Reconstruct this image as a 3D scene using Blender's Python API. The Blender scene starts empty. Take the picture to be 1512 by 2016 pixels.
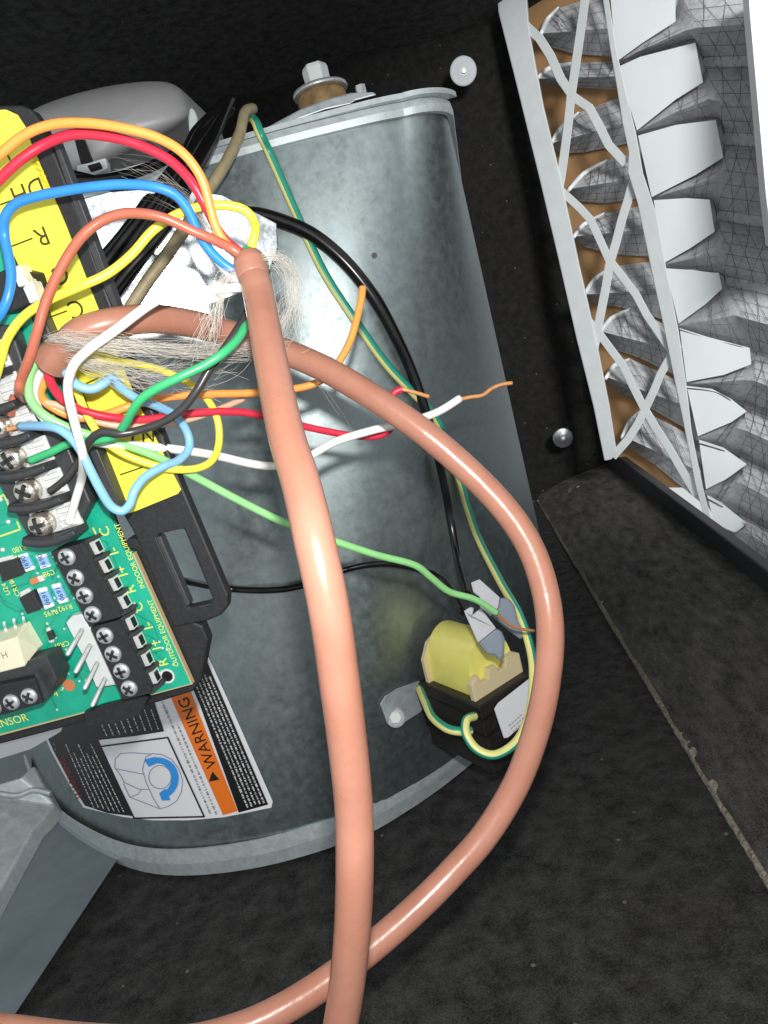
import bpy, bmesh, math, random
from mathutils import Vector, Matrix
from mathutils.bvhtree import BVHTree
from mathutils.geometry import tessellate_polygon

random.seed(7)
scene = bpy.context.scene
COL = scene.collection

# ------------------------------------------------------------------ camera
# The cabinet: X to the right, Y into the depth of the cabinet, Z up; metres.
F, CXP, CYP = 1456.0, 756.0, 1008.0            # focal length and centre in photo pixels (1512 x 2016)
D = Vector((.0920, .2080, -1.0)).normalized()  # cabinet axes as seen by the camera
V = Vector((-.21, .97, 0)); V = (V - V.dot(D) * D).normalized()
H = D.cross(V)
AX = Vector((H.x, D.x, V.x)); AY = Vector((H.y, D.y, V.y)); AZ = Vector((H.z, D.z, V.z))
CAM = Vector((0, 0, .19))
cam_data = bpy.data.cameras.new('camera'); cam = bpy.data.objects.new('camera', cam_data); COL.objects.link(cam)
cam.matrix_world = Matrix(((AX.x, AY.x, AZ.x, CAM.x), (AX.y, AY.y, AZ.y, CAM.y), (AX.z, AY.z, AZ.z, CAM.z), (0, 0, 0, 1)))
cam_data.sensor_fit = 'VERTICAL'; cam_data.sensor_height = 36; cam_data.lens = F / 2016 * 36
cam_data.clip_start = .005; cam_data.clip_end = 50
scene.camera = cam

# ------------------------------------------------------------------ light
world = bpy.data.worlds.new('World'); scene.world = world; world.use_nodes = True
bg = world.node_tree.nodes['Background']
bg.inputs['Color'].default_value = (.95, .98, 1, 1); bg.inputs['Strength'].default_value = .42

def lamp(name, kind, loc, power, color=(1, 1, 1), **kw):
    l = bpy.data.lights.new(name, kind); l.energy = power; l.color = color
    for k, v in kw.items(): setattr(l, k, v)
    o = bpy.data.objects.new(name, l); COL.objects.link(o); o.location = loc
    return o
# the phone's own flash, just above its lens
lamp('phone_flash', 'POINT', CAM + AY * .021 + AX * .001, 1.30, (1, .97, .93), shadow_soft_size=.0035)
# added spot that brightens the filter, standing in for outside light
fill_lamp = lamp('filter_fill', 'SPOT', (.34, -.25, .47), 30.0, (1, .99, .97), shadow_soft_size=.10, spot_size=math.radians(40), spot_blend=.6)
fill_lamp.rotation_euler = (Vector((.22, .78, .27)) - Vector(fill_lamp.location)).to_track_quat('-Z', 'Y').to_euler()

vs = scene.view_settings
vs.view_transform = 'Standard'; vs.look = 'None'; vs.gamma = 1; vs.exposure = .76; vs.use_curve_mapping = False

# ------------------------------------------------------------------ points
def ray(px, py): return AX * ((px - CXP) / F) - AY * ((py - CYP) / F) - AZ
def P(px, py, d): return CAM + ray(px, py) * d
def on_z(px, py, z): r = ray(px, py); return CAM + r * ((z - CAM.z) / r.z)
def on_y(px, py, y): r = ray(px, py); return CAM + r * (y / r.y)
def on_plane(px, py, o, n): r = ray(px, py); return CAM + r * ((o - CAM).dot(n) / r.dot(n))
def c2w(v): return AX * v[0] + AY * v[1] + AZ * v[2]

# plane of the control board
B0 = P(200, 1250, .195)
_r = Vector(((200 - CXP) / F, -(1250 - CYP) / F, -1))
_e2 = Vector((370 / F, 98 / F, 0)) - .051 * _r
_e1 = Vector((110 / F, -253 / F, 0)) + .0444 * _r
BN = c2w(_e1.cross(_e2)).normalized()
if BN.dot(CAM - B0) < 0: BN = -BN
BX = c2w(_e2).normalized(); BX = (BX - BX.dot(BN) * BN).normalized()
BY = BN.cross(BX)
def bo(px, py, h=0): return on_plane(px, py, B0 + BN * (h * .001), BN)     # h in millimetres above the board

# ------------------------------------------------------------------ materials
def lin(c):
    if isinstance(c, str):
        c = [int(c[i:i + 2], 16) / 255 for i in (1, 3, 5)]
        c = [x / 12.92 if x <= .04045 else ((x + .055) / 1.055) ** 2.4 for x in c]
    return (c[0], c[1], c[2], 1)
MATS = {}
def mat(name, color, rough=.5, metal=0, vary=.0, scale=300, bump=0, bscale=None, spec=.5, color2=None, coat=0, sss=0, trans=0):
    m = bpy.data.materials.new(name); m.use_nodes = True; nt = m.node_tree; N = nt.nodes; L = nt.links
    p = N['Principled BSDF']; c = lin(color)
    p.inputs['Base Color'].default_value = c; p.inputs['Roughness'].default_value = rough
    p.inputs['Metallic'].default_value = metal; p.inputs['Specular IOR Level'].default_value = spec
    p.inputs['Coat Weight'].default_value = coat; p.inputs['Coat Roughness'].default_value = .14
    if sss: p.inputs['Subsurface Weight'].default_value = sss; p.inputs['Subsurface Radius'].default_value = (.0012, .0006, .0004); p.inputs['Subsurface Scale'].default_value = 1
    if trans: p.inputs['Transmission Weight'].default_value = trans
    tc = N.new('ShaderNodeTexCoord')
    if vary or color2:
        n = N.new('ShaderNodeTexNoise'); n.inputs['Scale'].default_value = scale; n.inputs['Detail'].default_value = 6; n.inputs['Roughness'].default_value = .6
        L.new(tc.outputs['Object'], n.inputs['Vector'])
        r = N.new('ShaderNodeValToRGB'); r.color_ramp.elements[0].position = .3; r.color_ramp.elements[1].position = .72
        c2 = lin(color2) if color2 else tuple(min(1, x * (1 + vary)) for x in c[:3]) + (1,)
        c1 = c if color2 else tuple(x * (1 - vary) for x in c[:3]) + (1,)
        r.color_ramp.elements[0].color = c1; r.color_ramp.elements[1].color = c2
        L.new(n.outputs['Fac'], r.inputs['Fac']); L.new(r.outputs['Color'], p.inputs['Base Color'])
        mr = N.new('ShaderNodeMapRange'); mr.inputs['To Min'].default_value = max(.02, rough - .08); mr.inputs['To Max'].default_value = min(1, rough + .1)
        L.new(n.outputs['Fac'], mr.inputs['Value']); L.new(mr.outputs['Result'], p.inputs['Roughness'])
    if bump:
        n2 = N.new('ShaderNodeTexNoise'); n2.inputs['Scale'].default_value = bscale or scale; n2.inputs['Detail'].default_value = 4
        L.new(tc.outputs['Object'], n2.inputs['Vector'])
        b = N.new('ShaderNodeBump'); b.inputs['Strength'].default_value = bump; b.inputs['Distance'].default_value = .001
        L.new(n2.outputs['Fac'], b.inputs['Height']); L.new(b.outputs['Normal'], p.inputs['Normal'])
    MATS[name] = m; return m

def galvanised(name, base='#8b979c', rough=.36, stain=.5, metal=.92, coat=0):
    m = mat(name, base, rough, metal, coat=coat); nt = m.node_tree; N = nt.nodes; L = nt.links; p = N['Principled BSDF']
    tc = N.new('ShaderNodeTexCoord')
    v = N.new('ShaderNodeTexVoronoi'); v.inputs['Scale'].default_value = 800
    n0 = N.new('ShaderNodeTexNoise'); n0.inputs['Scale'].default_value = 260; n0.inputs['Detail'].default_value = 8; n0.inputs['Roughness'].default_value = .7
    n1 = N.new('ShaderNodeTexNoise'); n1.inputs['Scale'].default_value = 26; n1.inputs['Detail'].default_value = 7; n1.inputs['Roughness'].default_value = .62; n1.inputs['Distortion'].default_value = .6
    mp = N.new('ShaderNodeMapping'); mp.inputs['Scale'].default_value = (1, 1, .35)
    L.new(tc.outputs['Object'], mp.inputs['Vector']); L.new(mp.outputs['Vector'], n1.inputs['Vector'])
    L.new(tc.outputs['Object'], v.inputs['Vector']); L.new(tc.outputs['Object'], n0.inputs['Vector'])
    sep = N.new('ShaderNodeSeparateColor'); L.new(v.outputs['Color'], sep.inputs['Color'])
    mix = N.new('ShaderNodeMath'); mix.operation = 'MULTIPLY_ADD'; mix.inputs[1].default_value = .12; L.new(sep.outputs[0], mix.inputs[0]); L.new(n0.outputs['Fac'], mix.inputs[2])
    r = N.new('ShaderNodeValToRGB'); c = lin(base)
    r.color_ramp.elements[0].position = .38; r.color_ramp.elements[0].color = tuple(x * .82 for x in c[:3]) + (1,)
    r.color_ramp.elements[1].position = .85; r.color_ramp.elements[1].color = tuple(min(1, x * 1.16) for x in c[:3]) + (1,)
    L.new(mix.outputs[0], r.inputs['Fac'])
    r2 = N.new('ShaderNodeValToRGB'); r2.color_ramp.elements[0].position = .52; r2.color_ramp.elements[0].color = (0, 0, 0, 1)
    r2.color_ramp.elements[1].position = .75; r2.color_ramp.elements[1].color = (stain, stain, stain, 1)
    L.new(n1.outputs['Fac'], r2.inputs['Fac'])
    mc = N.new('ShaderNodeMix'); mc.data_type = 'RGBA'; L.new(r2.outputs['Color'], mc.inputs[0]); L.new(r.outputs['Color'], mc.inputs[6]); mc.inputs[7].default_value = lin('#9fa6a6')
    L.new(mc.outputs[2], p.inputs['Base Color'])
    mm = N.new('ShaderNodeMapRange'); mm.inputs['To Min'].default_value = metal; mm.inputs['To Max'].default_value = metal * .5; L.new(r2.outputs['Color'], mm.inputs['Value']); L.new(mm.outputs['Result'], p.inputs['Metallic'])
    mr = N.new('ShaderNodeMapRange'); mr.inputs['From Min'].default_value = .3; mr.inputs['From Max'].default_value = .8; mr.inputs['To Min'].default_value = rough - .07; mr.inputs['To Max'].default_value = rough + .16
    L.new(n0.outputs['Fac'], mr.inputs['Value']); L.new(mr.outputs['Result'], p.inputs['Roughness'])
    sc = N.new('ShaderNodeTexNoise'); sc.inputs['Scale'].default_value = 240; sc.inputs['Detail'].default_value = 5
    mp2 = N.new('ShaderNodeMapping'); mp2.inputs['Scale'].default_value = (3.0, 3.0, .12); mp2.inputs['Rotation'].default_value = (0, .12, 0); L.new(tc.outputs['Object'], mp2.inputs['Vector']); L.new(mp2.outputs['Vector'], sc.inputs['Vector'])
    ad = N.new('ShaderNodeMath'); ad.operation = 'MULTIPLY_ADD'; ad.inputs[1].default_value = .22; L.new(sc.outputs['Fac'], ad.inputs[0]); L.new(n1.outputs['Fac'], ad.inputs[2])
    b = N.new('ShaderNodeBump'); b.inputs['Strength'].default_value = .14; b.inputs['Distance'].default_value = .0006
    L.new(ad.outputs[0], b.inputs['Height']); L.new(b.outputs['Normal'], p.inputs['Normal'])
    return m

def insulation(name, lo='#141414', hi='#3a3937', brown='#4a3a34', rough=.95, streak=None):
    m = mat(name, lo, rough, 0, spec=.2); nt = m.node_tree; N = nt.nodes; L = nt.links; p = N['Principled BSDF']
    tc = N.new('ShaderNodeTexCoord')
    def noise(s, det=6, rg=.65):
        n = N.new('ShaderNodeTexNoise'); n.inputs['Scale'].default_value = s; n.inputs['Detail'].default_value = det; n.inputs['Roughness'].default_value = rg
        L.new(tc.outputs['Object'], n.inputs['Vector']); return n
    big, mid, fine = noise(9, 5), noise(110, 8, .72), noise(1500, 3, .8)
    if streak:
        mp = N.new('ShaderNodeMapping'); mp.inputs['Scale'].default_value = streak; L.new(tc.outputs['Object'], mp.inputs['Vector']); L.new(mp.outputs['Vector'], mid.inputs['Vector']); L.new(mp.outputs['Vector'], big.inputs['Vector'])
    a = N.new('ShaderNodeMath'); a.operation = 'MULTIPLY_ADD'; a.inputs[1].default_value = 1.0; L.new(fine.outputs['Fac'], a.inputs[0]); L.new(mid.outputs['Fac'], a.inputs[2])
    r = N.new('ShaderNodeValToRGB'); r.color_ramp.elements[0].position = .40; r.color_ramp.elements[0].color = lin(lo)
    r.color_ramp.elements[1].position = .66; r.color_ramp.elements[1].color = lin(hi)
    hv_ = N.new('ShaderNodeMath'); hv_.operation = 'MULTIPLY'; hv_.inputs[1].default_value = .5; L.new(a.outputs[0], hv_.inputs[0]); L.new(hv_.outputs[0], r.inputs['Fac'])
    r2 = N.new('ShaderNodeValToRGB'); r2.color_ramp.elements[0].position = .5; r2.color_ramp.elements[0].color = (0, 0, 0, 1); r2.color_ramp.elements[1].position = .75; r2.color_ramp.elements[1].color = (.55, .55, .55, 1)
    L.new(big.outputs['Fac'], r2.inputs['Fac'])
    mx = N.new('ShaderNodeMix'); mx.data_type = 'RGBA'; mx.blend_type = 'MIX'
    mul = N.new('ShaderNodeMath'); mul.operation = 'MULTIPLY'; L.new(r2.outputs['Color'], mul.inputs[0]); L.new(fine.outputs['Fac'], mul.inputs[1])
    L.new(mul.outputs[0], mx.inputs[0]); L.new(r.outputs['Color'], mx.inputs[6]); mx.inputs[7].default_value = lin(brown)
    # pale flecks of dust
    v = N.new('ShaderNodeTexVoronoi'); v.inputs['Scale'].default_value = 210; L.new(tc.outputs['Object'], v.inputs['Vector'])
    sep = N.new('ShaderNodeSeparateColor'); L.new(v.outputs['Color'], sep.inputs['Color'])
    lt = N.new('ShaderNodeMath'); lt.operation = 'LESS_THAN'; lt.inputs[1].default_value = .16; L.new(v.outputs['Distance'], lt.inputs[0])
    gt = N.new('ShaderNodeMath'); gt.operation = 'GREATER_THAN'; gt.inputs[1].default_value = .965; L.new(sep.outputs[0], gt.inputs[0])
    an = N.new('ShaderNodeMath'); an.operation = 'MULTIPLY'; L.new(lt.outputs[0], an.inputs[0]); L.new(gt.outputs[0], an.inputs[1])
    an2 = N.new('ShaderNodeMath'); an2.operation = 'MULTIPLY'; an2.inputs[1].default_value = .55; L.new(an.outputs[0], an2.inputs[0])
    m2 = N.new('ShaderNodeMix'); m2.data_type = 'RGBA'; L.new(an2.outputs[0], m2.inputs[0]); L.new(mx.outputs[2], m2.inputs[6]); m2.inputs[7].default_value = lin('#8d8a82')
    L.new(m2.outputs[2], p.inputs['Base Color'])
    b = N.new('ShaderNodeBump'); b.inputs['Strength'].default_value = .9; b.inputs['Distance'].default_value = .0012
    L.new(a.outputs[0], b.inputs['Height']); L.new(b.outputs['Normal'], p.inputs['Normal'])
    return m

M_INS = insulation('black_insulation', '#171717', '#555554', '#403a38')
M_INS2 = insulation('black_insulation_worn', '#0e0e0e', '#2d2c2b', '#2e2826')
M_INS3 = insulation('black_insulation_ledge', '#242424', '#767371', '#56504d', streak=(1.3, .4, 1))
M_FRAY = mat('frayed_fibreglass', '#57524a', .95, color2='#b3ab9a', scale=700, bump=.8, bscale=900)
M_GALV = galvanised('galvanised_steel', '#909c9e', .41, .26, .88, 0)
M_GALV2 = galvanised('galvanised_rim', '#c2ccd0', .45, .35, .4)
M_PLATE = galvanised('bright_zinc_plate', '#aab1b6', .235, .0, .95)
M_GREYPANEL = mat('dull_sheet_metal', '#7d8a91', .55, .5, vary=.12, scale=90, bump=.1)
M_ZINC = mat('zinc_screw', '#c9cdd0', .34, .6, vary=.12, scale=900)
M_CHROME = mat('nickel_screw', '#ded6cb', .2, .85, vary=.25, scale=1500, bump=.4, bscale=700)
M_TIN = mat('tinned_plate', '#e6e8e7', .34, .35, vary=.1, scale=1200)
M_PCB = mat('green_solder_mask', '#14a587', .42, 0, vary=.14, scale=160, spec=.5, coat=.25)
M_PCBEDGE = mat('pcb_edge', '#b9a77d', .7)
M_SILK = mat('silkscreen_yellow', '#e3e26a', .6)
M_BLKPL = mat('black_plastic', '#222326', .55, 0, vary=.35, scale=900, bump=.08, bscale=2500)
M_DKGRPL = mat('charcoal_plastic', '#37393c', .45, 0, vary=.2, scale=800, bump=.06, bscale=2500)
M_YLABEL = mat('yellow_label', '#f5ee50', .42, 0, vary=.03, scale=60)
M_INK = mat('olive_ink', '#3e3a10', .6)
M_INK2 = mat('faint_yellow_ink', '#d0c020', .6)
M_WHITEPL = mat('white_nylon', '#ccd3d2', .45, 0, vary=.05, scale=300)
M_CREAM = mat('cream_plastic', '#e7e2c5', .45, 0, vary=.04, scale=500)
M_BLUECHIP = mat('blue_chip', '#8fb9e6', .45)
M_CHIP = mat('black_chip', '#2c2c2d', .45, 0, vary=.2, scale=1500)
M_CAP = mat('tan_capacitor', '#cc7f52', .5)
M_GREYTX = mat('grey_print', '#8d8a86', .7)
M_BLUETX = mat('dark_blue_print', '#223c6e', .7)
M_COPPER = mat('bare_copper', '#e2a06a', .35, .35, vary=.15, scale=900)
M_JACKET = mat('terracotta_jacket', '#9c6a58', .27, 0, vary=.07, scale=70, bump=.09, bscale=300, color2='#a87866')
M_FIBRE = mat('pale_filler_fibre', '#efeae2', .5, 0, spec=.6)
M_FIBRE.node_tree.nodes['Principled BSDF'].inputs['Alpha'].default_value = .7
M_RUBBER = mat('brown_rubber', '#a08658', .8, 0, color2='#6a5538', scale=220, bump=.6, bscale=500)
M_MOTOR = mat('grey_motor_shell', '#aaaaac', .5, .2, vary=.08, scale=60, bump=.1, bscale=1200)
M_BLACKW = mat('black_insulated_wire', '#131314', .22, 0, vary=.2, scale=200)
M_BLKINK = mat('black_ink', '#0d0d0f', .5)
M_ORANGEP = mat('orange_print', '#f07a1c', .5)
M_BLUEP = mat('blue_print', '#2f9af0', .5)
M_REDP = mat('rust_red_print', '#8e2f1c', .6)
M_PAPER = mat('label_white', '#eceef2', .45)
M_TEXTW = mat('print_white', '#d5d7d9', .6)
M_LILAC = mat('drawing_grey', '#8f8fae', .6)
M_CARD = mat('grey_white_card', '#c3c8c9', .85, 0, vary=.05, scale=60, bump=.15, bscale=700)
M_CARDW = mat('glossy_white_card', '#dfe4e6', .38, 0, vary=.02, scale=30)
M_BROWN = mat('brown_card', '#9a7750', .85, 0, vary=.1, scale=90)
M_MEDIA = mat('grey_filter_media', '#b2b4b7', .95, 0, vary=.2, scale=180, bump=.7, bscale=700)
M_MESH = mat('dark_mesh_wire', '#56585b', .6, .2)
M_WHITEPAINT = mat('white_paint', '#eef1f5', .4)
M_CORE = mat('varnished_core', '#231f1c', .45, .1, vary=.25, scale=400, bump=.3, bscale=1200)
M_TAPE = mat('yellow_coil_tape', '#f1e97c', .3, 0, vary=.05, scale=150, coat=.3)
M_BOBBIN = mat('cream_bobbin', '#d9c9a0', .5)
M_BOOTL = mat('pale_grey_boot', '#b4b7bc', .45, 0, vary=.05, scale=200)
M_BOOTD = mat('blue_grey_boot', '#75828f', .4, 0, vary=.06, scale=200)
def wirem(name, c, r=.32): return mat(name, c, r, 0, vary=.05, scale=200, bump=.06, bscale=500, sss=.04)
W_WHITE = wirem('wire_white', '#e9e9e6'); W_RED = wirem('wire_red', '#d13048'); W_ORANGE = wirem('wire_orange', '#f3a050')
W_BLUE = wirem('wire_blue', '#3488d8'); W_YELLOW = wirem('wire_yellow', '#f3e850'); W_BROWN = wirem('wire_brown', '#b26550')
W_GREEN = wirem('wire_green', '#3fb274'); W_BLACK = wirem('wire_black', '#3a393b'); W_LGREEN = wirem('wire_light_green', '#92d68b')
W_LBLUE = wirem('wire_light_blue', '#86bde2'); W_TAN = wirem('wire_tan', '#dab298'); W_CREAM = mat('wire_cream', '#b9ab85', .45, 0, color2='#8f8468', scale=90, bump=.1)
W_GND = wirem('wire_ground_green', '#2a9a82'); W_GNDY = wirem('wire_ground_yellow', '#e4e290')

# ------------------------------------------------------------------ building helpers
class MB:
    def __init__(s): s.v = []; s.f = []; s.m = []; s.sm = []
    def add(s, vs, fs, mi=0, smooth=False):
        o = len(s.v); s.v += [Vector(v) for v in vs]
        for f in fs: s.f.append(tuple(i + o for i in f)); s.m.append(mi); s.sm.append(smooth)
        return s
    def tube(s, pts, r, n=12, sub=6, mi=0, stripe=None, caps=True, twist=0, raw=False, face=False):
        pts = [Vector(p) for p in pts]
        rs = list(r) if isinstance(r, (list, tuple)) else [r] * len(pts)
        path, rad = ([], [])
        if raw: path, rad = pts, rs
        else:
            for i in range(len(pts) - 1):
                p0 = pts[max(i - 1, 0)]; p1 = pts[i]; p2 = pts[i + 1]; p3 = pts[min(i + 2, len(pts) - 1)]
                for k in range(sub):
                    t = k / sub
                    path.append(.5 * ((2 * p1) + (p2 - p0) * t + (2 * p0 - 5 * p1 + 4 * p2 - p3) * t * t + (3 * p1 - p0 - 3 * p2 + p3) * t ** 3))
                    rad.append(rs[i] * (1 - t) + rs[i + 1] * t)
            path.append(pts[-1]); rad.append(rs[-1])
        o = len(s.v); T = []
        for i in range(len(path)):
            a = path[max(i - 1, 0)]; b = path[min(i + 1, len(path) - 1)]; d = b - a
            T.append(d.normalized() if d.length > 1e-9 else (T[-1] if T else Vector((0, 0, 1))))
        up = T[0].orthogonal().normalized()
        c0 = (CAM - path[0]); c0 = c0 - c0.dot(T[0]) * T[0]
        if c0.length > 1e-6: up = c0.normalized()
        for i, p in enumerate(path):
            if face: up = CAM - p
            up = (up - up.dot(T[i]) * T[i]).normalized(); side = T[i].cross(up)
            tw = twist * i / max(1, len(path) - 1)
            for k in range(n):
                a = 2 * math.pi * k / n + tw
                s.v.append(p + (up * math.cos(a) + side * math.sin(a)) * rad[i])
        for i in range(len(path) - 1):
            for k in range(n):
                k2 = (k + 1) % n
                s.f.append((o + i * n + k, o + i * n + k2, o + (i + 1) * n + k2, o + (i + 1) * n + k))
                s.m.append(stripe(k) if stripe else mi); s.sm.append(True)
        if caps:
            s.f.append(tuple(o + k for k in reversed(range(n)))); s.m.append(mi); s.sm.append(False)
            e = o + (len(path) - 1) * n
            s.f.append(tuple(e + k for k in range(n))); s.m.append(mi); s.sm.append(False)
        return s
    def prism_hole(s, poly, hole, ext, mi=0):
        n, k = len(poly), len(hole); a = [Vector(p) for p in poly] + [Vector(p) for p in hole]; o = len(s.v)
        s.v += a + [p + ext for p in a]; N = n + k
        for t in tessellate_polygon([a[:n], a[n:]]):
            s.f.append(tuple(o + i for i in t)); s.f.append(tuple(o + N + i for i in reversed(t))); s.m += [mi, mi]; s.sm += [False, False]
        for st_, L in ((0, n), (n, k)):
            for i in range(L):
                x, y = o + st_ + i, o + st_ + (i + 1) % L; s.f.append((x, x + N, y + N, y)); s.m.append(mi); s.sm.append(False)
        return s
    def prism(s, poly, ext, mi=0):
        """front outline (world points) carried back along ext; ext may be one vector or one per point"""
        n = len(poly); poly = [Vector(p) for p in poly]
        back = [p + (ext[i] if isinstance(ext, list) else ext) for i, p in enumerate(poly)]
        fs = [tuple(t) for t in tessellate_polygon([poly])]
        s.add(poly + back, [], mi)
        o = len(s.v) - 2 * n
        for t in fs:
            s.f.append(tuple(o + i for i in t)); s.f.append(tuple(o + n + i for i in reversed(t))); s.m += [mi, mi]; s.sm += [False, False]
        for i in range(n):
            j = (i + 1) % n; s.f.append((o + i, o + n + i, o + n + j, o + j)); s.m.append(mi); s.sm.append(False)
        return s
    def lathe(s, c, axis, prof, n=24, mi=0, smooth=True, ang=0):
        axis = Vector(axis).normalized(); u = axis.orthogonal().normalized(); w = axis.cross(u); o = len(s.v)
        for (r, h) in prof:
            for k in range(n):
                a = 2 * math.pi * k / n + ang; s.v.append(Vector(c) + axis * h + (u * math.cos(a) + w * math.sin(a)) * r)
        for i in range(len(prof) - 1):
            for k in range(n):
                k2 = (k + 1) % n; s.f.append((o + i * n + k, o + i * n + k2, o + (i + 1) * n + k2, o + (i + 1) * n + k)); s.m.append(mi); s.sm.append(smooth)
        s.f.append(tuple(o + k for k in reversed(range(n)))); s.m.append(mi); s.sm.append(False)
        e = o + (len(prof) - 1) * n; s.f.append(tuple(e + k for k in range(n))); s.m.append(mi); s.sm.append(False)
        return s
    def box(s, c, ex, ey, ez, mi=0):
        c, ex, ey, ez = Vector(c), Vector(ex), Vector(ey), Vector(ez)
        vs = [c + a * ex + b * ey + d * ez for d in (-.5, .5) for b in (-.5, .5) for a in (-.5, .5)]
        return s.add(vs, [(0, 2, 3, 1), (4, 5, 7, 6), (0, 1, 5, 4), (2, 6, 7, 3), (0, 4, 6, 2), (1, 3, 7, 5)], mi)

def world_of(o):
    p = Vector(o.location)
    while o.parent: o = o.parent; p += Vector(o.location)
    return p
def thing(name, label, cat, loc, group=None):
    o = bpy.data.objects.new(name, None); COL.objects.link(o); o.location = loc; o.empty_display_size = .01
    o['label'] = label; o['category'] = cat
    if group: o['group'] = group
    return o
def build(name, mb, mats, parent=None, label=None, cat=None, group=None, kind=None, bevel=0, fix=True):
    mats = mats if isinstance(mats, (list, tuple)) else [mats]
    if parent: org = world_of(parent)
    else:
        lo = [min(v[i] for v in mb.v) for i in range(3)]; hi = [max(v[i] for v in mb.v) for i in range(3)]
        org = Vector(((lo[0] + hi[0]) / 2, (lo[1] + hi[1]) / 2, lo[2]))
    me = bpy.data.meshes.new(name); me.from_pydata([v - org for v in mb.v], [], mb.f)
    for m in mats: me.materials.append(m)
    me.polygons.foreach_set('material_index', mb.m); me.polygons.foreach_set('use_smooth', mb.sm)
    if fix:
        bm = bmesh.new(); bm.from_mesh(me); bmesh.ops.recalc_face_normals(bm, faces=bm.faces); bm.to_mesh(me); bm.free()
    me.update()
    o = bpy.data.objects.new(name, me); COL.objects.link(o)
    if parent: o.parent = parent
    else: o.location = org
    if label: o['label'] = label
    if cat: o['category'] = cat
    if group: o['group'] = group
    if kind: o['kind'] = kind
    if bevel:
        b = o.modifiers.new('bevel', 'BEVEL'); b.width = bevel; b.segments = 2; b.limit_method = 'ANGLE'; b.angle_limit = math.radians(35); b.harden_normals = False
    return o

_tc = {}
def text2d(body):
    if body in _tc: return _tc[body]
    cu = bpy.data.curves.new('t', 'FONT'); cu.body = body; cu.size = 1; cu.resolution_u = 3; cu.align_x = 'CENTER'; cu.align_y = 'CENTER'
    o = bpy.data.objects.new('t', cu); COL.objects.link(o)
    dg = bpy.context.evaluated_depsgraph_get(); me = o.evaluated_get(dg).to_mesh()
    r = ([(v.co.x, v.co.y) for v in me.vertices], [tuple(p.vertices) for p in me.polygons])
    o.evaluated_get(dg).to_mesh_clear(); bpy.data.objects.remove(o); bpy.data.curves.remove(cu)
    _tc[body] = r; return r

# ------------------------------------------------------------------ the cabinet
def sheet(name, f, nu, nv, m, kind='structure', smooth=True):
    mb = MB(); vs = [f(i / nu, j / nv) for j in range(nv + 1) for i in range(nu + 1)]
    mb.add(vs, [(j * (nu + 1) + i, j * (nu + 1) + i + 1, (j + 1) * (nu + 1) + i + 1, (j + 1) * (nu + 1) + i) for j in range(nv) for i in range(nu)], 0, smooth)
    return build(name, mb, m, kind=kind, fix=False)
def nz(x, y, s, a):
    from mathutils import noise
    return noise.noise(Vector((x * s, y * s, 1.7))) * a
XL = on_z(1512, 1740, 0).x                     # where the floor panel ends on the right
XF = XL + .094                                  # foot of the filter
YB = .90; ZC = .53
sheet('cabinet_floor', lambda u, v: Vector((-.60 + u * (XL + .60), -.05 + v * (YB + .05), nz(u * .65, v * .9, 14, .0018))), 60, 80, M_INS)
LF, LN = on_z(1210, 922, .026), on_z(1560, 1207, .026)
def foot_x(y): return LF.x + (LN.x - LF.x) * (y - LF.y) / (LN.y - LF.y)
def ledge_f(u, v):
    y = -.05 + v * (YB + .05); x = XL + u * (max(foot_x(y), XL + .01) - XL)
    return Vector((x + (nz(y, 0, 60, .0012) if u < .02 else 0), y, .004 + .022 * u + .004 * math.sin(u * math.pi) + nz(x, y, 22, .002)))
sheet('insulated_ledge', ledge_f, 16, 90, M_INS3)
mb = MB()                                       # frayed cut edge of the ledge insulation, a low upright strip
rnd = random.Random(11); NE = 420; ev = []
for i in range(NE + 1):
    y = -.05 + i * .935 / NE; h = .0024 + nz(y, 5, 30, .0008) + rnd.uniform(-.0003, .0003); x = XL + nz(y, 3, 30, .0006)
    ev += [Vector((x - .0012 + rnd.uniform(-.0004, .0002), y, -.0005)), Vector((x - .0010 + rnd.uniform(-.0004, .0003), y, h * .55)), Vector((x - .0003 + rnd.uniform(-.0003, .0003), y, h)), Vector((x + .0022 + rnd.uniform(-.0008, .0008), y, h + .0009))]
mb.add(ev, [(i * 4 + k, i * 4 + k + 1, i * 4 + k + 5, i * 4 + k + 4) for i in range(NE) for k in range(3)], 0, False)
build('frayed_insulation_edge', mb, M_FRAY, kind='structure', fix=False)
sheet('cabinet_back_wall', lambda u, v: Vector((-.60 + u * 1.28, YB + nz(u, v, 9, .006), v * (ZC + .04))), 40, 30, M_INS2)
sheet('cabinet_ceiling', lambda u, v: Vector((-.60 + u * .83, -.05 + v * (YB + .09), ZC + nz(u, v, 8, .008))), 30, 40, M_INS)
def lift(px, py, x, y):                          # height over the ledge of the sight line through a pixel, above point (x, y)
    r = ray(px, py); return CAM.z + r.z * (y - CAM.y) / r.y
zf, zn = .026 + .020, .026 + .013
tv = [Vector((LF.x, LF.y, .022)), Vector((LN.x, LN.y, .022)), Vector((LN.x, LN.y, zn)), Vector((LF.x, LF.y, zf))]
LE = LN + (LN - LF) * .6; LB = LF + (LF - LN) * .12
tv = [Vector((LB.x, LB.y, .022)), Vector((LE.x, LE.y, .022)), Vector((LE.x, LE.y, zn - .003)), Vector((LB.x, LB.y, zf))]
mb = MB(); mb.prism(tv, Vector((.008, .004, 0)))
build('filter_track', mb, M_DKGRPL, kind='structure', bevel=.0015)
sheet('filter_bay_floor', lambda u, v: Vector((max(foot_x(-.05 + v * (YB + .05)), XL + .01) + .004 + u * .55, -.05 + v * (YB + .05), -.10)), 6, 20, M_INS)
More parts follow.
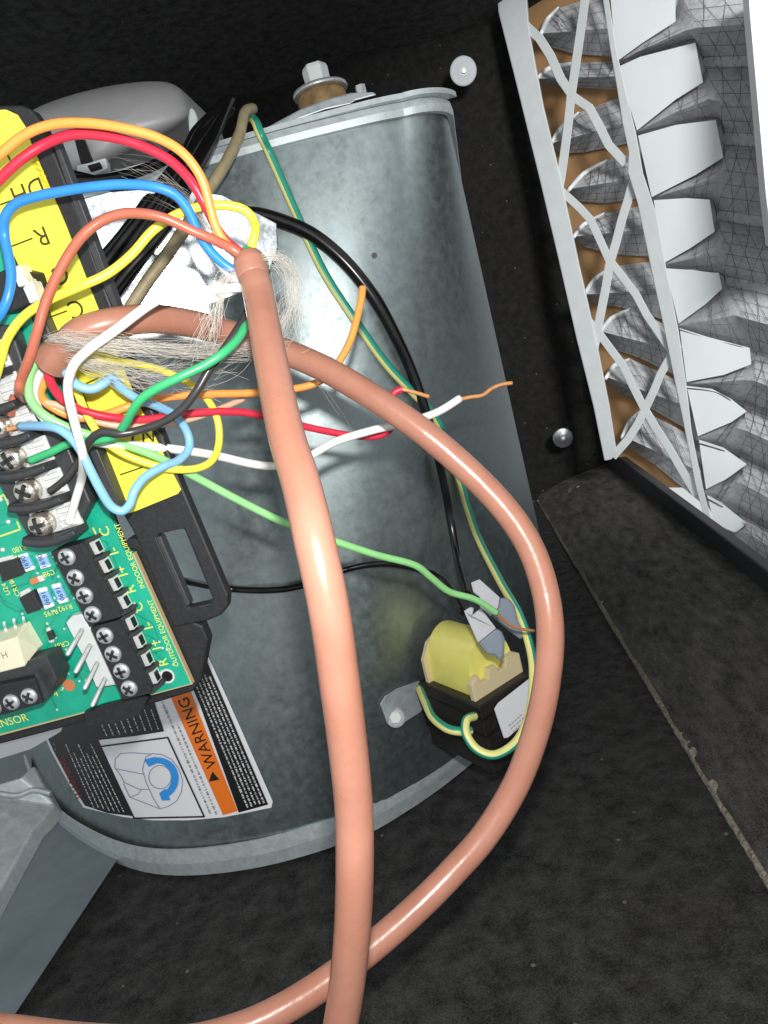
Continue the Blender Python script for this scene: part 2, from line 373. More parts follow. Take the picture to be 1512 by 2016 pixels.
sheet('cabinet_right_wall', lambda u, v: Vector((.66 + nz(u, v, 7, .004), -.05 + u * (YB + .05), v * ZC)), 20, 14, M_INS)
# bare metal base pan beyond the floor insulation on the left
XM = on_z(18, 2016, .004).x
sheet('metal_base_pan', lambda u, v: Vector((-.60 + u * (XM + .60 + .0 * v), -.05 + v * .75, .0045 + nz(u, v, 6, .0006))), 10, 20, M_GREYPANEL)

# ------------------------------------------------------------------ blower housing
ZT = on_y(650, 238, .285).z
top_front = [on_z(px, py, ZT) for px, py in ((60, 407), (250, 354), (430, 302), (560, 266), (680, 236), (745, 221), (790, 213))]
e = top_front[-1]; R = .0165
corner = [e + Vector((R * math.sin(a), R * (1 - math.cos(a)), 0)) for a in [math.radians(x) for x in (15, 30, 45, 60, 75, 90)]]
top_side = [corner[-1] + Vector((.002 * k, .05 * k, 0)) for k in range(1, 7)]
bot_front = [on_z(px, py, .002) for px, py in ((62, 1520), (100, 1598), (180, 1668), (310, 1717), (500, 1706), (700, 1648), (800, 1594), (870, 1546))]
e2 = bot_front[-1]
bot_corner = [on_z(px, py, .002) for px, py in ((935, 1494), (1000, 1434), (1052, 1370), (1088, 1300), (1104, 1240))]; bot_side = bot_corner[-1:]
bot_side = [bot_side[-1] + Vector((.002, .06, 0)), bot_side[-1] + Vector((0, .16, 0))]
def resample(pts, n, end=True):
    out = []; dense = []
    for i in range(len(pts) - 1):
        p0 = pts[max(i - 1, 0)]; p1 = pts[i]; p2 = pts[i + 1]; p3 = pts[min(i + 2, len(pts) - 1)]
        for k in range(20):
            t = k / 20; dense.append(.5 * ((2 * p1) + (p2 - p0) * t + (2 * p0 - 5 * p1 + 4 * p2 - p3) * t * t + (3 * p1 - p0 - 3 * p2 + p3) * t ** 3))
    dense.append(pts[-1]); L = [0]
    for i in range(1, len(dense)): L.append(L[-1] + (dense[i] - dense[i - 1]).length)
    j = 0
    for k in range(n):
        s = L[-1] * k / (n - 1 if end else n)
        while j < len(L) - 2 and L[j + 1] < s: j += 1
        t = (s - L[j]) / max(1e-9, L[j + 1] - L[j]); out.append(dense[j].lerp(dense[j + 1], min(1, t)))
    return out
tc_ = resample(top_front, 60, False) + resample([top_front[-1]] + corner, 24, False) + resample([corner[-1]] + top_side, 24)
bc_ = resample(bot_front, 60, False) + resample([bot_front[-1]] + bot_corner, 24, False) + resample([bot_corner[-1]] + bot_side, 24)
NR = 44
def hrow(t): return [tc_[i].lerp(bc_[i], t) for i in range(len(tc_))]
grid = [hrow(j / NR) for j in range(NR + 1)]
NC = len(tc_)
hv = [p for row in grid for p in row]
hf = [(j * NC + i, j * NC + i + 1, (j + 1) * NC + i + 1, (j + 1) * NC + i) for j in range(NR) for i in range(NC - 1)]
BVH = BVHTree.FromPolygons(hv, hf)
def oh(px, py, off=.0):
    r = ray(px, py).normalized(); hit = BVH.ray_cast(CAM, r)
    if hit[0] is None: return P(px, py, .36)
    return hit[0] - r * off
housing = thing('blower_housing', 'large galvanised steel blower housing with rolled rims, filling the middle of the cabinet', 'blower housing', (bot_front[4].x, .42, 0))
mb = MB(); mb.add(hv, hf, 0, True); build('scroll_sheet', mb, M_GALV, housing, fix=False)
def outward(c, i):
    a = c[max(0, i - 1)]; b = c[min(len(c) - 1, i + 1)]; d = (b - a).normalized(); return Vector((d.y, -d.x, 0))
def band(curve, z0, z1, off, thick, i0=0, i1=None):
    mb = MB(); i1 = i1 or len(curve); idx = range(i0, i1); secs = []
    for i in idx:
        n = outward(curve, i); p = curve[i]
        secs.append([p + n * .0002 + Vector((0, 0, z0)), p + n * off + Vector((0, 0, z0)), p + n * (off + thick * .4) + Vector((0, 0, (z0 + z1) / 2)), p + n * off + Vector((0, 0, z1)), p + n * .0002 + Vector((0, 0, z1))])
    m = len(secs[0]); vs = [p for s in secs for p in s]
    mb.add(vs, [(i * m + k, i * m + k + 1, (i + 1) * m + k + 1, (i + 1) * m + k) for i in range(len(secs) - 1) for k in range(m - 1)], 0, False)
    mb.add(secs[0], [tuple(range(m))]); mb.add(secs[-1], [tuple(reversed(range(m)))])
    return mb
build('top_rim', band(tc_, -.0035, .0012, .0022, .001), M_GALV2, housing)
fl = [tc_[i] + outward(tc_, i) * (.0026 + .0030 * min(1, max(0, (i - 40) / 22))) for i in range(80)]
mb = MB(); mb.prism([p + Vector((0, 0, .0032)) for p in fl] + [Vector((fl[0].x, fl[-1].y, ZT + .0032))], Vector((0, 0, -.0018)))
build('side_plate', mb, M_GALV2, housing, bevel=.0005)
build('bottom_rim', band(bc_, .0, .0125, .0012, .0016), M_GALV2, housing)
# small round punched hole: a dark disc set into the sheet
hole = oh(737, 503, .0003); hn = (CAM - hole).normalized()
mb = MB(); mb.lathe(hole, hn, [(.0011, -.001), (.0011, .0)], 14); build('punched_hole', mb, M_BLKINK, housing)
# outlet flange of the housing at the left
mb = MB(); mb.prism([P(x, y, d) for x, y, d in ((-60, 1560, .34), (40, 1530, .345), (66, 1505, .352), (108, 1585, .345), (86, 1612, .338), (66, 1632, .332), (-60, 1860, .29))], Vector((0, .004, -.008)))
build('outlet_flange', mb, M_GALV2, housing, bevel=.001)
mb = MB(); mb.tube([P(-30, 1556, .335), P(30, 1566, .336), P(66, 1555, .338), P(100, 1562, .338)], .0012, n=8); build('weld_bead', mb, M_GALV2, housing)
mb = MB(); mb.prism([P(x, y, .325) for x, y in ((-60, 1480), (0, 1468), (120, 1440), (60, 1475), (-60, 1512))], Vector((0, .004, .002)))
build('flange_lip', mb, M_PAPER, housing)

# ---- warning label on the housing (printed shapes lie on the curved sheet)
def on_sheet(name, polys, m, off, parent, step=14, label=None):
    mb = MB()
    for poly in polys:
        bm = bmesh.new(); vs = [bm.verts.new((x, y, 0)) for x, y in poly]; bm.faces.new(vs)
        bmesh.ops.triangulate(bm, faces=bm.faces[:])
        for _ in range(6):
            es = [e for e in bm.edges if e.calc_length() > step]
            if not es: break
            bmesh.ops.subdivide_edges(bm, edges=es, cuts=1); bmesh.ops.triangulate(bm, faces=bm.faces[:])
        bm.verts.index_update()
        mb.add([oh(v.co.x, v.co.y, off) for v in bm.verts], [tuple(v.index for v in f.verts) for f in bm.faces], 0, True); bm.free()
    return build(name, mb, m, parent, label=label, fix=False)
lab = on_sheet('warning_label', [[(62, 1388), (150, 1350), (300, 1270), (378, 1238), (400, 1270), (470, 1425), (537, 1578), (534, 1590), (500, 1597), (440, 1609), (370, 1615), (300, 1615), (240, 1608), (164, 1590), (135, 1542), (100, 1478)]], M_PAPER, .0003, housing,
               label='warning sticker with black panels, orange band and a blue curved arrow')
def onl(name, polys, m, off=.0006, step=16): return on_sheet(name, polys, m, off, lab, step)
onl('black_panel', [[(345, 1278), (375, 1256), (398, 1280), (441, 1380), (528, 1584), (470, 1600), (392, 1384)]], M_BLKINK)
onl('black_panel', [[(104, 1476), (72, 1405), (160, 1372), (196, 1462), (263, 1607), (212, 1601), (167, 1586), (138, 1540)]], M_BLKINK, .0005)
onl('black_panel', [[(165, 1430), (250, 1385), (300, 1365), (307, 1393), (323, 1440), (260, 1450), (185, 1458)]], M_BLKINK)
onl('orange_band', [[(305, 1290), (344, 1282), (382, 1380), (468, 1597), (439, 1605), (341, 1384)]], M_ORANGEP)
def outline(pts, w, closed=False):
    out = []; n = len(pts)
    for i in range(n if closed else n - 1):
        a = Vector(pts[i]); b = Vector(pts[(i + 1) % n]); d = (b - a)
        if d.length < 1e-6: continue
        d.normalize(); q = Vector((-d.y, d.x)) * w / 2; a = a - d * w * .3; b = b + d * w * .3
        out.append([tuple(a + q), tuple(b + q), tuple(b - q), tuple(a - q)])
    return out
onl('picture_border', outline([(196, 1470), (330, 1452), (402, 1608), (264, 1611)], 3.2, True), M_BLKINK, .0007)
def c8(x, y): return (x * .3704, 1380 + y * .3704)
dr = outline([c8(*p) for p in ((800, 283), (700, 275), (640, 280), (612, 308), (610, 355), (640, 395), (660, 432))], 1.6)
dr += outline([c8(*p) for p in ((620, 362), (765, 390))], 1.6) + outline([c8(*p) for p in ((656, 432), (740, 470), (790, 470))], 1.6)
dr += outline([c8(*p) for p in ((655, 440), (690, 512), (845, 572))], 1.6) + outline([c8(*p) for p in ((750, 472), (735, 495), (690, 512))], 1.6)
dr += outline([c8(*p) for p in ((765, 330), (775, 298), (810, 280), (860, 285), (910, 310), (950, 360), (970, 420), (965, 480), (940, 530), (895, 560), (850, 574), (815, 520), (775, 430), (757, 365))], 1.6, True)
dr += outline([c8(850 + 60 * math.cos(a), 405 + 62 * math.sin(a)) for a in [k * math.pi / 14 for k in range(28)]], 1.6, True)
onl('line_drawing', dr, M_LILAC, .0007)
arc = []
A0, A1 = math.radians(-112), math.radians(68)
oc = [(838 + 112 * math.cos(A0 + (A1 - A0) * k / 18), 412 + 112 * math.sin(A0 + (A1 - A0) * k / 18)) for k in range(19)]
ic = [(838 + 72 * math.cos(A0 + (A1 - A0) * k / 18), 412 + 80 * math.sin(A0 + (A1 - A0) * k / 18)) for k in range(19)]
for k in range(18): arc.append([c8(*oc[k]), c8(*oc[k + 1]), c8(*ic[k + 1]), c8(*ic[k])])
arc.append([c8(*p) for p in ((845, 490), (880, 465), (905, 528), (860, 530))]); arc.append([c8(*p) for p in ((765, 312), (825, 296), (828, 335), (790, 350))])
onl('blue_arrow', arc, M_BLUEP, .0008)
def text_on_label(name, body, c, u, v, size, m):
    """u: reading direction, v: letters' up, in photo pixels on the sheet"""
    vs, fs = text2d(body); mb = MB()
    mb.add([oh(c[0] + (u[0] * x + v[0] * y) * size, c[1] + (u[1] * x + v[1] * y) * size, .0009) for x, y in vs], fs)
    return build(name, mb, m, lab, fix=False)
ud = Vector((-.395, -.919)); vd = Vector((-.94, .33))
text_on_label('warning_text', 'WARNING', (389, 1442), ud, vd, 31, M_BLKINK)
onl('warning_triangle', [[(418, 1519), (432, 1535), (411, 1539)]], M_BLKINK, .0008)
text_on_label('red_warning_text', 'WARNING', (139, 1530), (-.42, -.9), (-.94, .33), 19, M_REDP)
def print_rows(name, p0, p1, q0, q1, rows, m, w, seed, f0=(0,), f1=(1,)):
    """rows of small broken print running from the p side to the q side"""
    rnd = random.Random(seed); out = []
    p0, p1, q0, q1 = [Vector(x) for x in (p0, p1, q0, q1)]
    for i in range(rows):
        s = (i + .5) / rows; a = p0.lerp(p1, s); b = q0.lerp(q1, s); L = (b - a).length; d = (b - a).normalized(); n = Vector((-d.y, d.x))
        t = rnd.uniform(0, 4); end = L * (rnd.uniform(.75, 1) if i % 3 else 1)
        while t < end:
            l = rnd.uniform(2.5, 11); l = min(l, end - t)
            k = 0
            while k < l:
                ww = w * rnd.uniform(.55, 1.1); x0 = a + d * (t + k); x1 = a + d * (t + min(l, k + rnd.uniform(1.2, 2.6)))
                out.append([tuple(x0 + n * ww / 2), tuple(x1 + n * ww / 2 * rnd.uniform(.6, 1)), tuple(x1 - n * ww / 2), tuple(x0 - n * ww / 2 * rnd.uniform(.6, 1))]); k += 2.6
            t += l + 2.2
    return onl(name, out, m, .0008, 60)
print_rows('printed_lines', (484, 1592), (524, 1580), (372, 1325), (408, 1312), 5, M_TEXTW, 4.2, 3)
print_rows('printed_lines', (180, 1590), (250, 1602), (125, 1465), (182, 1464), 7, M_TEXTW, 2.6, 4)
print_rows('printed_lines', (205, 1452), (318, 1435), (190, 1420), (300, 1385), 9, M_TEXTW, 2.6, 5)
print_rows('printed_lines', (410, 1606), (432, 1603), (310, 1375), (333, 1375), 2, M_GREYTX, 5, 6)

# ------------------------------------------------------------------ bright plate behind the wires
plate = thing('zinc_mounting_plate', 'small bright zinc plate behind the wires, gleaming white in the flash', 'metal plate', P(350, 560, .25))
po = P(330, 560, .246)
pn = (CAM + AY * .011 - po).normalized()
mb = MB(); mb.prism([on_plane(x, y, po, pn) for x, y in ((60, 420), (140, 396), (215, 377), (330, 368), (440, 385), (545, 440), (548, 486), (520, 560), (508, 692), (380, 690), (240, 668), (120, 640))], -pn * .0012)
build('plate', mb, M_PLATE, plate, bevel=.0003)
mb = MB(); mb.box(on_plane(400, 640, po, pn) - pn * .016, BX * .05, BY * .012, pn * .030); build('standoff', mb, M_GALV, plate)

# ------------------------------------------------------------------ motor cover and mount
mc = thing('motor_cover', 'smooth grey motor cover rising behind the yellow labelled tray', 'motor cover', P(230, 300, .28))
oc_ = [(30, 232), (75, 206), (130, 187), (190, 171), (255, 160), (315, 156), (345, 162), (362, 178), (372, 202), (376, 222), (370, 238), (335, 262), (285, 288), (232, 312), (200, 330), (170, 342), (135, 338), (105, 325), (40, 330)]
mb = MB(); rings = []
dc = .285; cx0, cy0 = 225, 245
ext = c2w(Vector((.05, .25, -1))) * .05
for s_, dd in ((1.0, .006), (.97, .002), (.90, -.002), (.7, -.006), (.4, -.0085), (.12, -.0095)):
    rings.append([P(cx0 + (x - cx0) * s_, cy0 + (y - cy0) * s_, dc + dd) for x, y in oc_])
back = [p + ext for p in rings[0]]
allr = [back] + rings; n = len(oc_); vs = [p for r_ in allr for p in r_]
mb.add(vs, [(i * n + k, i * n + (k + 1) % n, (i + 1) * n + (k + 1) % n, (i + 1) * n + k) for i in range(len(allr) - 1) for k in range(n)], 0, True)
mb.add(allr[-1], [tuple(range(n))], 0, True)
o = build('shell', mb, M_MOTOR, mc)
sd = o.modifiers.new('s', 'SUBSURF'); sd.levels = 1; sd.render_levels = 2
mb = MB(); mb.prism([P(x, y, dc - .0105) for x, y in ((146, 272), (164, 270), (182, 318), (160, 324))], -AZ * .002); build('slot', mb, M_BLKINK, mc)
mb = MB(); mb.prism([P(x, y, dc - .012) for x, y in ((150, 325), (176, 320), (208, 310), (212, 330), (190, 342), (166, 350), (152, 340))], -AZ * .004); build('tie_mount', mb, M_WHITEPL, mc, bevel=.0005)
mb = MB(); mb.prism([P(x, y, dc - .0145) for x, y in ((172, 326), (196, 319), (198, 327), (176, 334))], -AZ * .002); build('tie_slot', mb, M_BLKINK, mc)
mb = MB(); mb.prism([P(x, y, .278) for x, y in ((373, 210), (381, 213), (388, 228), (389, 248), (384, 266), (377, 270), (371, 255), (370, 230))], -AZ * .006)
build('wire_clip', mb, M_WHITEPL, label='small pale plastic wire clip at the edge of the grey motor cover', cat='clip', bevel=.0008)

mount = thing('motor_mount', 'motor mount above the housing rim: pale bolt head, washer and brown rubber grommet', 'motor mount', P(655, 222, .30))
mz = (Vector((0, 0, 1)) * 1.0 + AX * -.02).normalized(); g0 = P(639, 214, .302)
mb = MB(); mb.lathe(g0, mz, [(.0092, -.0055), (.0100, -.004), (.0104, 0), (.0100, .004), (.0094, .0058)], 28); build('rubber_grommet', mb, M_RUBBER, mount)
mb = MB(); mb.lathe(g0, mz, [(.0112, .0058), (.0114, .0064), (.0112, .0074), (.0050, .0088)], 28); ws = build('washer', mb, M_ZINC, mount)
mb = MB(); mb.lathe(g0, mz, [(.0052, .0080), (.0054, .0150), (.0049, .0164)], 6, smooth=False, ang=.3); build('bolt_head', mb, M_WHITEPL, mount, bevel=.0003)
mb = MB()
arm = [P(x, y, .284) for x, y in ((505, 262), (545, 240), (590, 216), (640, 196), (690, 183), (735, 181), (742, 187), (700, 198), (690, 205), (640, 216), (590, 234), (545, 256), (505, 274))]
mb.prism(arm, ray(640, 200).normalized() * .010); build('arm', mb, M_GALV2, mount, bevel=.0006)
mb = MB(); mb.prism([P(x, y, .287) for x, y in ((570, 240), (690, 205), (735, 195), (725, 215), (640, 236), (575, 256))], ray(640, 200).normalized() * .006); build('spacer', mb, M_RUBBER, mount)
mb = MB(); mb.lathe(P(712, 184, .287), mz, [(.0021, -.001), (.0021, .0028)], 6, smooth=False); build('small_screw', mb, M_ZINC, mount)

# ------------------------------------------------------------------ insulation washers
def washer(px, py, p, n, r, m, label):
    t = thing('insulation_washer', label, 'washer', p, 'insulation fixing washers')
    mb = MB(); mb.lathe(p, n, [(r * .98, -.001), (r, .0006), (r * .9, .0014), (r * .32, .0007), (r * .28, .0012)], 28); build('disc', mb, m, t)
    mb = MB(); mb.lathe(p, n, [(r * .2, .0006), (r * .2, .0022), (r * .12, .003)], 14); build('pin_head', mb, M_ZINC, t)
YV = Vector((0, -1, 0))
washer(912, 140, on_y(912, 140, .86), (YV + Vector((.1, 0, -.2))).normalized(), .0142, M_BOOTL, 'bright white round washer on the black wall beside the top of the filter')
washer(1108, 862, on_y(1108, 862, .872), YV, .0118, mat('dull_washer', '#6d7274', .35, .7, vary=.3, scale=200), 'dull grey round washer low on the black back wall')
pz = on_z(1140, 962, .016); washer(1140, 962, pz, Vector((-.1, -.15, 1)), .0135, mat('dusty_washer', '#82857f', .5, .5, vary=.3, scale=200), 'dusty round washer lying flat in the corner of the ledge')

# ------------------------------------------------------------------ pleated filter
def dF(px, py): return .765 - (px - (980 + .237 * py)) * .00038
def pf(px, py, k=0): return P(px, py, dF(px, py) + k)
flt = thing('air_filter', 'pleated air filter with white card frame, grey media and dark wire mesh', 'air filter', pf(1300, 1000))
fb = ray(1200, 450).normalized()
mb = MB(); mb.prism([pf(x, y) for x, y in ((975, -60), (981, 24), (1020, 180), (1062, 352), (1098, 505), (1135, 668), (1168, 800), (1190, 908), (1204, 905), (1214, 890), (1200, 800), (1172, 660), (1140, 520), (1104, 350), (1070, 210), (1042, 62), (1032, -60))], fb * .014)
build('frame_edge', mb, M_CARD, flt, bevel=.0012)
mb = MB(); mb.prism([pf(x, y, -.004) for x, y in ((1180, -60), (1187, 0), (1200, 90), (1214, 170), (1226, 245), (1238, 300), (1236, 340), (1255, 400), (1284, 540), (1306, 640), (1322, 720), (1345, 830), (1368, 950), (1384, 1010), (1400, 1020), (1384, 960), (1362, 850), (1352, 760), (1336, 650), (1314, 540), (1292, 420), (1266, 340), (1252, 260), (1232, 180), (1212, 90), (1199, 0), (1194, -60))], fb * .005)
build('inner_strap', mb, M_CARD, flt, bevel=.0008)
def strap(pts, w, k=.0022):
    w *= 1.25
    mb = MB(); L_, R_ = [], []
    for i, (x, y) in enumerate(pts):
        a = Vector(pts[max(0, i - 1)]); b = Vector(pts[min(len(pts) - 1, i + 1)]); d = (b - a).normalized(); n = Vector((-d.y, d.x)) * w / 2
        L_.append(pf(x + n.x, y + n.y, k)); R_.append(pf(x - n.x, y - n.y, k))
    mb.prism(L_ + R_[::-1], fb * .0025); return build('lattice_strap', mb, M_CARD, flt, bevel=.0005)
for pts, w in (([(1015, 30), (1040, 55), (1062, 75), (1083, 108), (1104, 155), (1128, 190), (1160, 212), (1178, 245), (1198, 285), (1232, 322)], 15),
               ([(1154, -20), (1146, 40), (1138, 95), (1130, 150), (1124, 190), (1118, 250), (1110, 310), (1104, 352), (1096, 392)], 14),
               ([(1246, 358), (1236, 395), (1225, 430), (1212, 480), (1200, 520), (1192, 570), (1182, 620), (1174, 665), (1166, 700)], 14),
               ([(1090, 362), (1116, 386), (1140, 408), (1162, 432), (1180, 470), (1198, 510), (1226, 545), (1252, 580), (1272, 618), (1298, 656), (1322, 692)], 13),
               ([(1150, 622), (1178, 655), (1204, 690), (1228, 722), (1246, 760), (1266, 800), (1290, 840), (1316, 880), (1345, 930), (1372, 975)], 13),
               ([(1336, 678), (1318, 706), (1300, 738), (1288, 768), (1272, 802), (1254, 838), (1236, 866), (1206, 900)], 13)):
    strap(pts, w)
mb = MB(); mb.prism([pf(x, y, .052) for x, y in ((1000, -120), (1260, -120), (1440, 960), (1230, 960))], fb * .004); build('backing_card', mb, M_BROWN, flt)
def mesh_lines(facets, seed, n1=5, n2=4, r=.00034, lean=1.0):
    """wire mesh drawn over facets given as (a0,a1,b0,b1): edge a0-a1 facing edge b0-b1"""
    rnd = random.Random(seed); mb = MB()
    for a0, a1, b0, b1 in facets:
        def q(s, t):
            p = a0.lerp(a1, s).lerp(b0.lerp(b1, s), t); return p + (CAM - p).normalized() * .0045
        for i in range(n1):
            s = (i + .35 + rnd.uniform(-.05, .05)) / n1; mb.tube([q(s, 0), q(min(1, s + .12 * lean), .5), q(min(1, s + .2 * lean), 1)], r, n=4, sub=2)
            mb.tube([q(s, 0), q(max(0, s - .12 * lean), .5), q(max(0, s - .22 * lean), 1)], r * .8, n=4, sub=2)
        for j in range(n2):
            t = (j + .5) / n2; mb.tube([q(0, t), q(.5, t + rnd.uniform(-.03, .03)), q(1, t)], r * .8, n=4, sub=2)
    return mb
lobes = [
    ((1066, 66), (1205, 55), [(1078, 40), (1100, 16), (1190, -12)], [(1062, 86), (1130, 106), (1218, 112)]),
    ((1058, 155), (1212, 150), [(1085, 134), (1140, 124), (1210, 120)], [(1078, 168), (1130, 172), (1212, 176)]),
    ((1086, 282), (1240, 240), [(1106, 250), (1140, 222), (1222, 190)], [(1104, 302), (1150, 300), (1240, 282)]),
    ((1122, 372), (1256, 350), [(1150, 342), (1195, 316), (1248, 300)], [(1140, 396), (1190, 400), (1268, 390)]),
    ((1130, 466), (1282, 450), [(1150, 442), (1190, 420), (1276, 402)], [(1150, 486), (1205, 500), (1290, 506)]),
    ((1150, 580), (1308, 570), [(1172, 548), (1205, 525), (1300, 512)], [(1175, 598), (1225, 606), (1316, 632)]),
    ((1182, 652), (1330, 690), [(1205, 625), (1240, 608), (1318, 642)], [(1215, 690), (1260, 705), (1336, 742)]),
    ((1194, 742), (1352, 800), [(1210, 718), (1240, 706), (1340, 752)], [(1210, 768), (1260, 792), (1354, 846)]),
    ((1226, 858), (1380, 930), [(1240, 828), (1262, 806), (1358, 856)], [(1245, 885), (1290, 915), (1392, 1000)])]
for i, (t0, t1, up_, lo_) in enumerate(lobes):
    rid = [pf(t0[0] + (t1[0] - t0[0]) * s, t0[1] + (t1[1] - t0[1]) * s, .016 + .004 * s) for s in (0, .25, .6, 1)]
    U = [pf(t0[0], t0[1] - 3, .030)] + [pf(x, y, .045) for x, y in up_]; Lw = [pf(t0[0], t0[1] + 3, .030)] + [pf(x, y, .045) for x, y in lo_]
    mb = MB()
    for k in range(3):
        mb.add([rid[k], rid[k + 1], U[k + 1], U[k]], [(0, 1, 2, 3)]); mb.add([rid[k], rid[k + 1], Lw[k + 1], Lw[k]], [(3, 2, 1, 0)])
    pl = build('pleat', mb, M_MEDIA, flt)
    build('wire_mesh', mesh_lines([(rid[k], rid[k + 1], U[k], U[k + 1]) for k in (1, 2)] + [(rid[k], rid[k + 1], Lw[k], Lw[k + 1]) for k in (1, 2)], i, 3, 3, .0002), M_MESH, pl)
    mb = MB(); mb.tube([Lw[0] - fb * .002, rid[0] - fb * .002, U[1] - fb * .003, U[2] - fb * .003], [.0012, .002, .0026, .001], n=8); build('paper_hem', mb, M_CARDW, pl)
tabs = [[(1196, -70), (1330, -70), (1330, 42), (1262, 86), (1213, 122)], [(1216, 132), (1260, 112), (1369, 84), (1384, 162), (1330, 196), (1254, 257)],
        [(1256, 267), (1330, 246), (1409, 236), (1424, 310), (1370, 344), (1283, 388)], [(1287, 394), (1350, 390), (1397, 393), (1407, 456), (1360, 488), (1307, 518)],
        [(1310, 528), (1360, 530), (1415, 537), (1422, 568), (1390, 598), (1336, 637)], [(1338, 646), (1395, 664), (1476, 685), (1479, 717), (1425, 738), (1352, 752)],
        [(1352, 760), (1402, 766), (1440, 786), (1470, 810), (1440, 831), (1374, 859)], [(1376, 866), (1425, 882), (1470, 914), (1430, 943), (1390, 963)],
        [(1392, 975), (1420, 990), (1470, 1030), (1450, 1050), (1406, 1030)],
        [(1410, 1046), (1440, 1066), (1490, 1112), (1470, 1130), (1430, 1104)]]
for t in tabs:
    q0, q1, q2 = pf(*t[0], .0165), pf(*t[2], .0150), pf(*t[-1], .0165); qn = (q1 - q0).cross(q2 - q0).normalized()
    mb = MB(); mb.prism([on_plane(x, y, q0, qn) for x, y in t], fb * .0015); build('frame_tab', mb, M_CARDW, flt)
tips = [(1208, 128), (1248, 263), (1278, 391), (1302, 522), (1330, 641), (1345, 756), (1368, 862), (1384, 968), (1404, 1040)]
for i, tp in enumerate(tips):
    ta, tb = tabs[i], tabs[i + 1]
    def right(t):
        k = 2 if len(t) == 6 else 1
        return Vector(t[k]), Vector(t[k + 1])
    (a0, a1), (b0, b1) = right(ta), right(tb); am = (a0 + a1) / 2; bm_ = (b0 + b1) / 2
    xe = 1580; slope = -.10 + .075 * i
    va = (xe, am.y + (xe - am.x) * slope); vb = (xe, bm_.y + (xe - bm_.x) * (slope + .075))
    um = ta[-2]; lm = tb[1] if len(tb) == 6 else tuple(Vector(tb[0]).lerp(Vector(tb[1]), .5))
    rc = [tp, tuple(Vector(um).lerp(Vector(lm), .5)), tuple(a1.lerp(b0, .45)), tuple(am.lerp(bm_, .5) + Vector((18, 0))), tuple(Vector(va).lerp(Vector(vb), .5))]
    RD = [pf(*q, k) for q, k in zip(rc, (.026, .012, .004, .000, -.008))]
    UP = [pf(tp[0], tp[1] - 3, .028), pf(*um, .026), pf(*a1, .026), pf(am.x + 8, am.y, .034), pf(*va, .036)]
    LO = [pf(tp[0], tp[1] + 3, .028), pf(*lm, .026), pf(*b0, .026), pf(bm_.x + 8, bm_.y, .034), pf(*vb, .036)]
    mb = MB()
    def quadstrip(A, B):
        NS, NT = 5, 5; rows = []
        for t in range(NT + 1):
            row = []
            for k in range(4):
                for s in range(NS + (1 if k == 3 else 0)):
                    p = A[k].lerp(A[k + 1], s / NS).lerp(B[k].lerp(B[k + 1], s / NS), t / NT); w = math.sin(math.pi * t / NT)
                    row.append(p + AZ * (nz(p.x * 70 + i, p.z * 70, 1.0, .0030) * w + .003 * w))
            rows.append(row)
        n = len(rows[0]); mb.add([p for r_ in rows for p in r_], [(t * n + k, t * n + k + 1, (t + 1) * n + k + 1, (t + 1) * n + k) for t in range(NT) for k in range(n - 1)], 0, True)
    quadstrip(RD, UP); quadstrip(RD, LO)
    pl = build('pleat', mb, M_MEDIA, flt, fix=False)
    mm_ = mesh_lines([(RD[3], RD[4], UP[3], UP[4]), (RD[3], RD[4], LO[3], LO[4])], 20 + i, 5, 3, .00020, .7)
    m2_ = mesh_lines([(RD[1], RD[2], UP[1], UP[2]), (RD[1], RD[2], LO[1], LO[2])], 60 + i, 2, 2, .00018, .5); mm_.add(m2_.v, m2_.f, 0, True)
    build('wire_mesh', mm_, M_MESH, pl)
    mb = MB(); mb.tube([LO[0] - fb * .0125, LO[1] - fb * .0125, LO[2] - fb * .012, LO[3] - fb * .004], [.0010, .0006, .0005, .0004], n=5); build('fold_edge', mb, M_MESH, pl)
mb = MB(); mb.prism([pf(x, y, .050) for x, y in ((1180, -90), (1800, -90), (1860, 1300), (1420, 1040), (1370, 960))], fb * .003); build('media_back', mb, M_MEDIA, flt)

mb = MB(); mb.prism([P(x, y, .545) for x, y in ((1473, -40), (1476, 20), (1508, 380), (1520, 480), (1640, 480), (1640, -40))], Vector((.0, .012, 0)))
build('white_door_edge', mb, M_WHITEPAINT, label='brilliant white painted door edge at the top right corner of the photo', cat='door edge', bevel=.0008)

# ------------------------------------------------------------------ tray under the board
tray = thing('board_tray', 'black plastic tray holding the green circuit board, with a yellow label along it', 'tray', bo(150, 900, -12))
def bpoly(pts, h): return [bo(x, y, h) for x, y in pts]
mb = MB()
TO = [(-90, 208), (40, 206), (62, 216), (80, 240), (100, 284), (152, 415), (215, 590), (290, 782), (360, 962), (405, 1068), (449, 1172), (448, 1196), (434, 1212), (405, 1224), (340, 1236), (318, 1180), (282, 1090), (262, 1048), (240, 1010), (60, 560), (-90, 450)]
mb.prism_hole(bpoly(TO, -1.6), bpoly([(309, 1060), (312, 1052), (361, 1041), (418, 1180), (414, 1187), (370, 1197)], -1.6), -BN * .0036)
build('label_rail', mb, M_BLKPL, tray, bevel=.0006)
mb = MB(); mb.prism(bpoly([(-90, 430), (0, 440), (240, 1085), (250, 1060), (290, 1062), (330, 1150), (358, 1215), (398, 1232), (410, 1262), (396, 1338), (380, 1362), (290, 1390), (0, 1466), (-90, 1490)], -2.2), -BN * .004)
build('base_plate', mb, M_BLKPL, tray, bevel=.0006)
mb = MB(); mb.prism(bpoly([(306, 1058), (316, 1056), (374, 1190), (366, 1196)], 0.2), -BN * .003); build('recess_lip', mb, M_DKGRPL, tray, bevel=.0003)
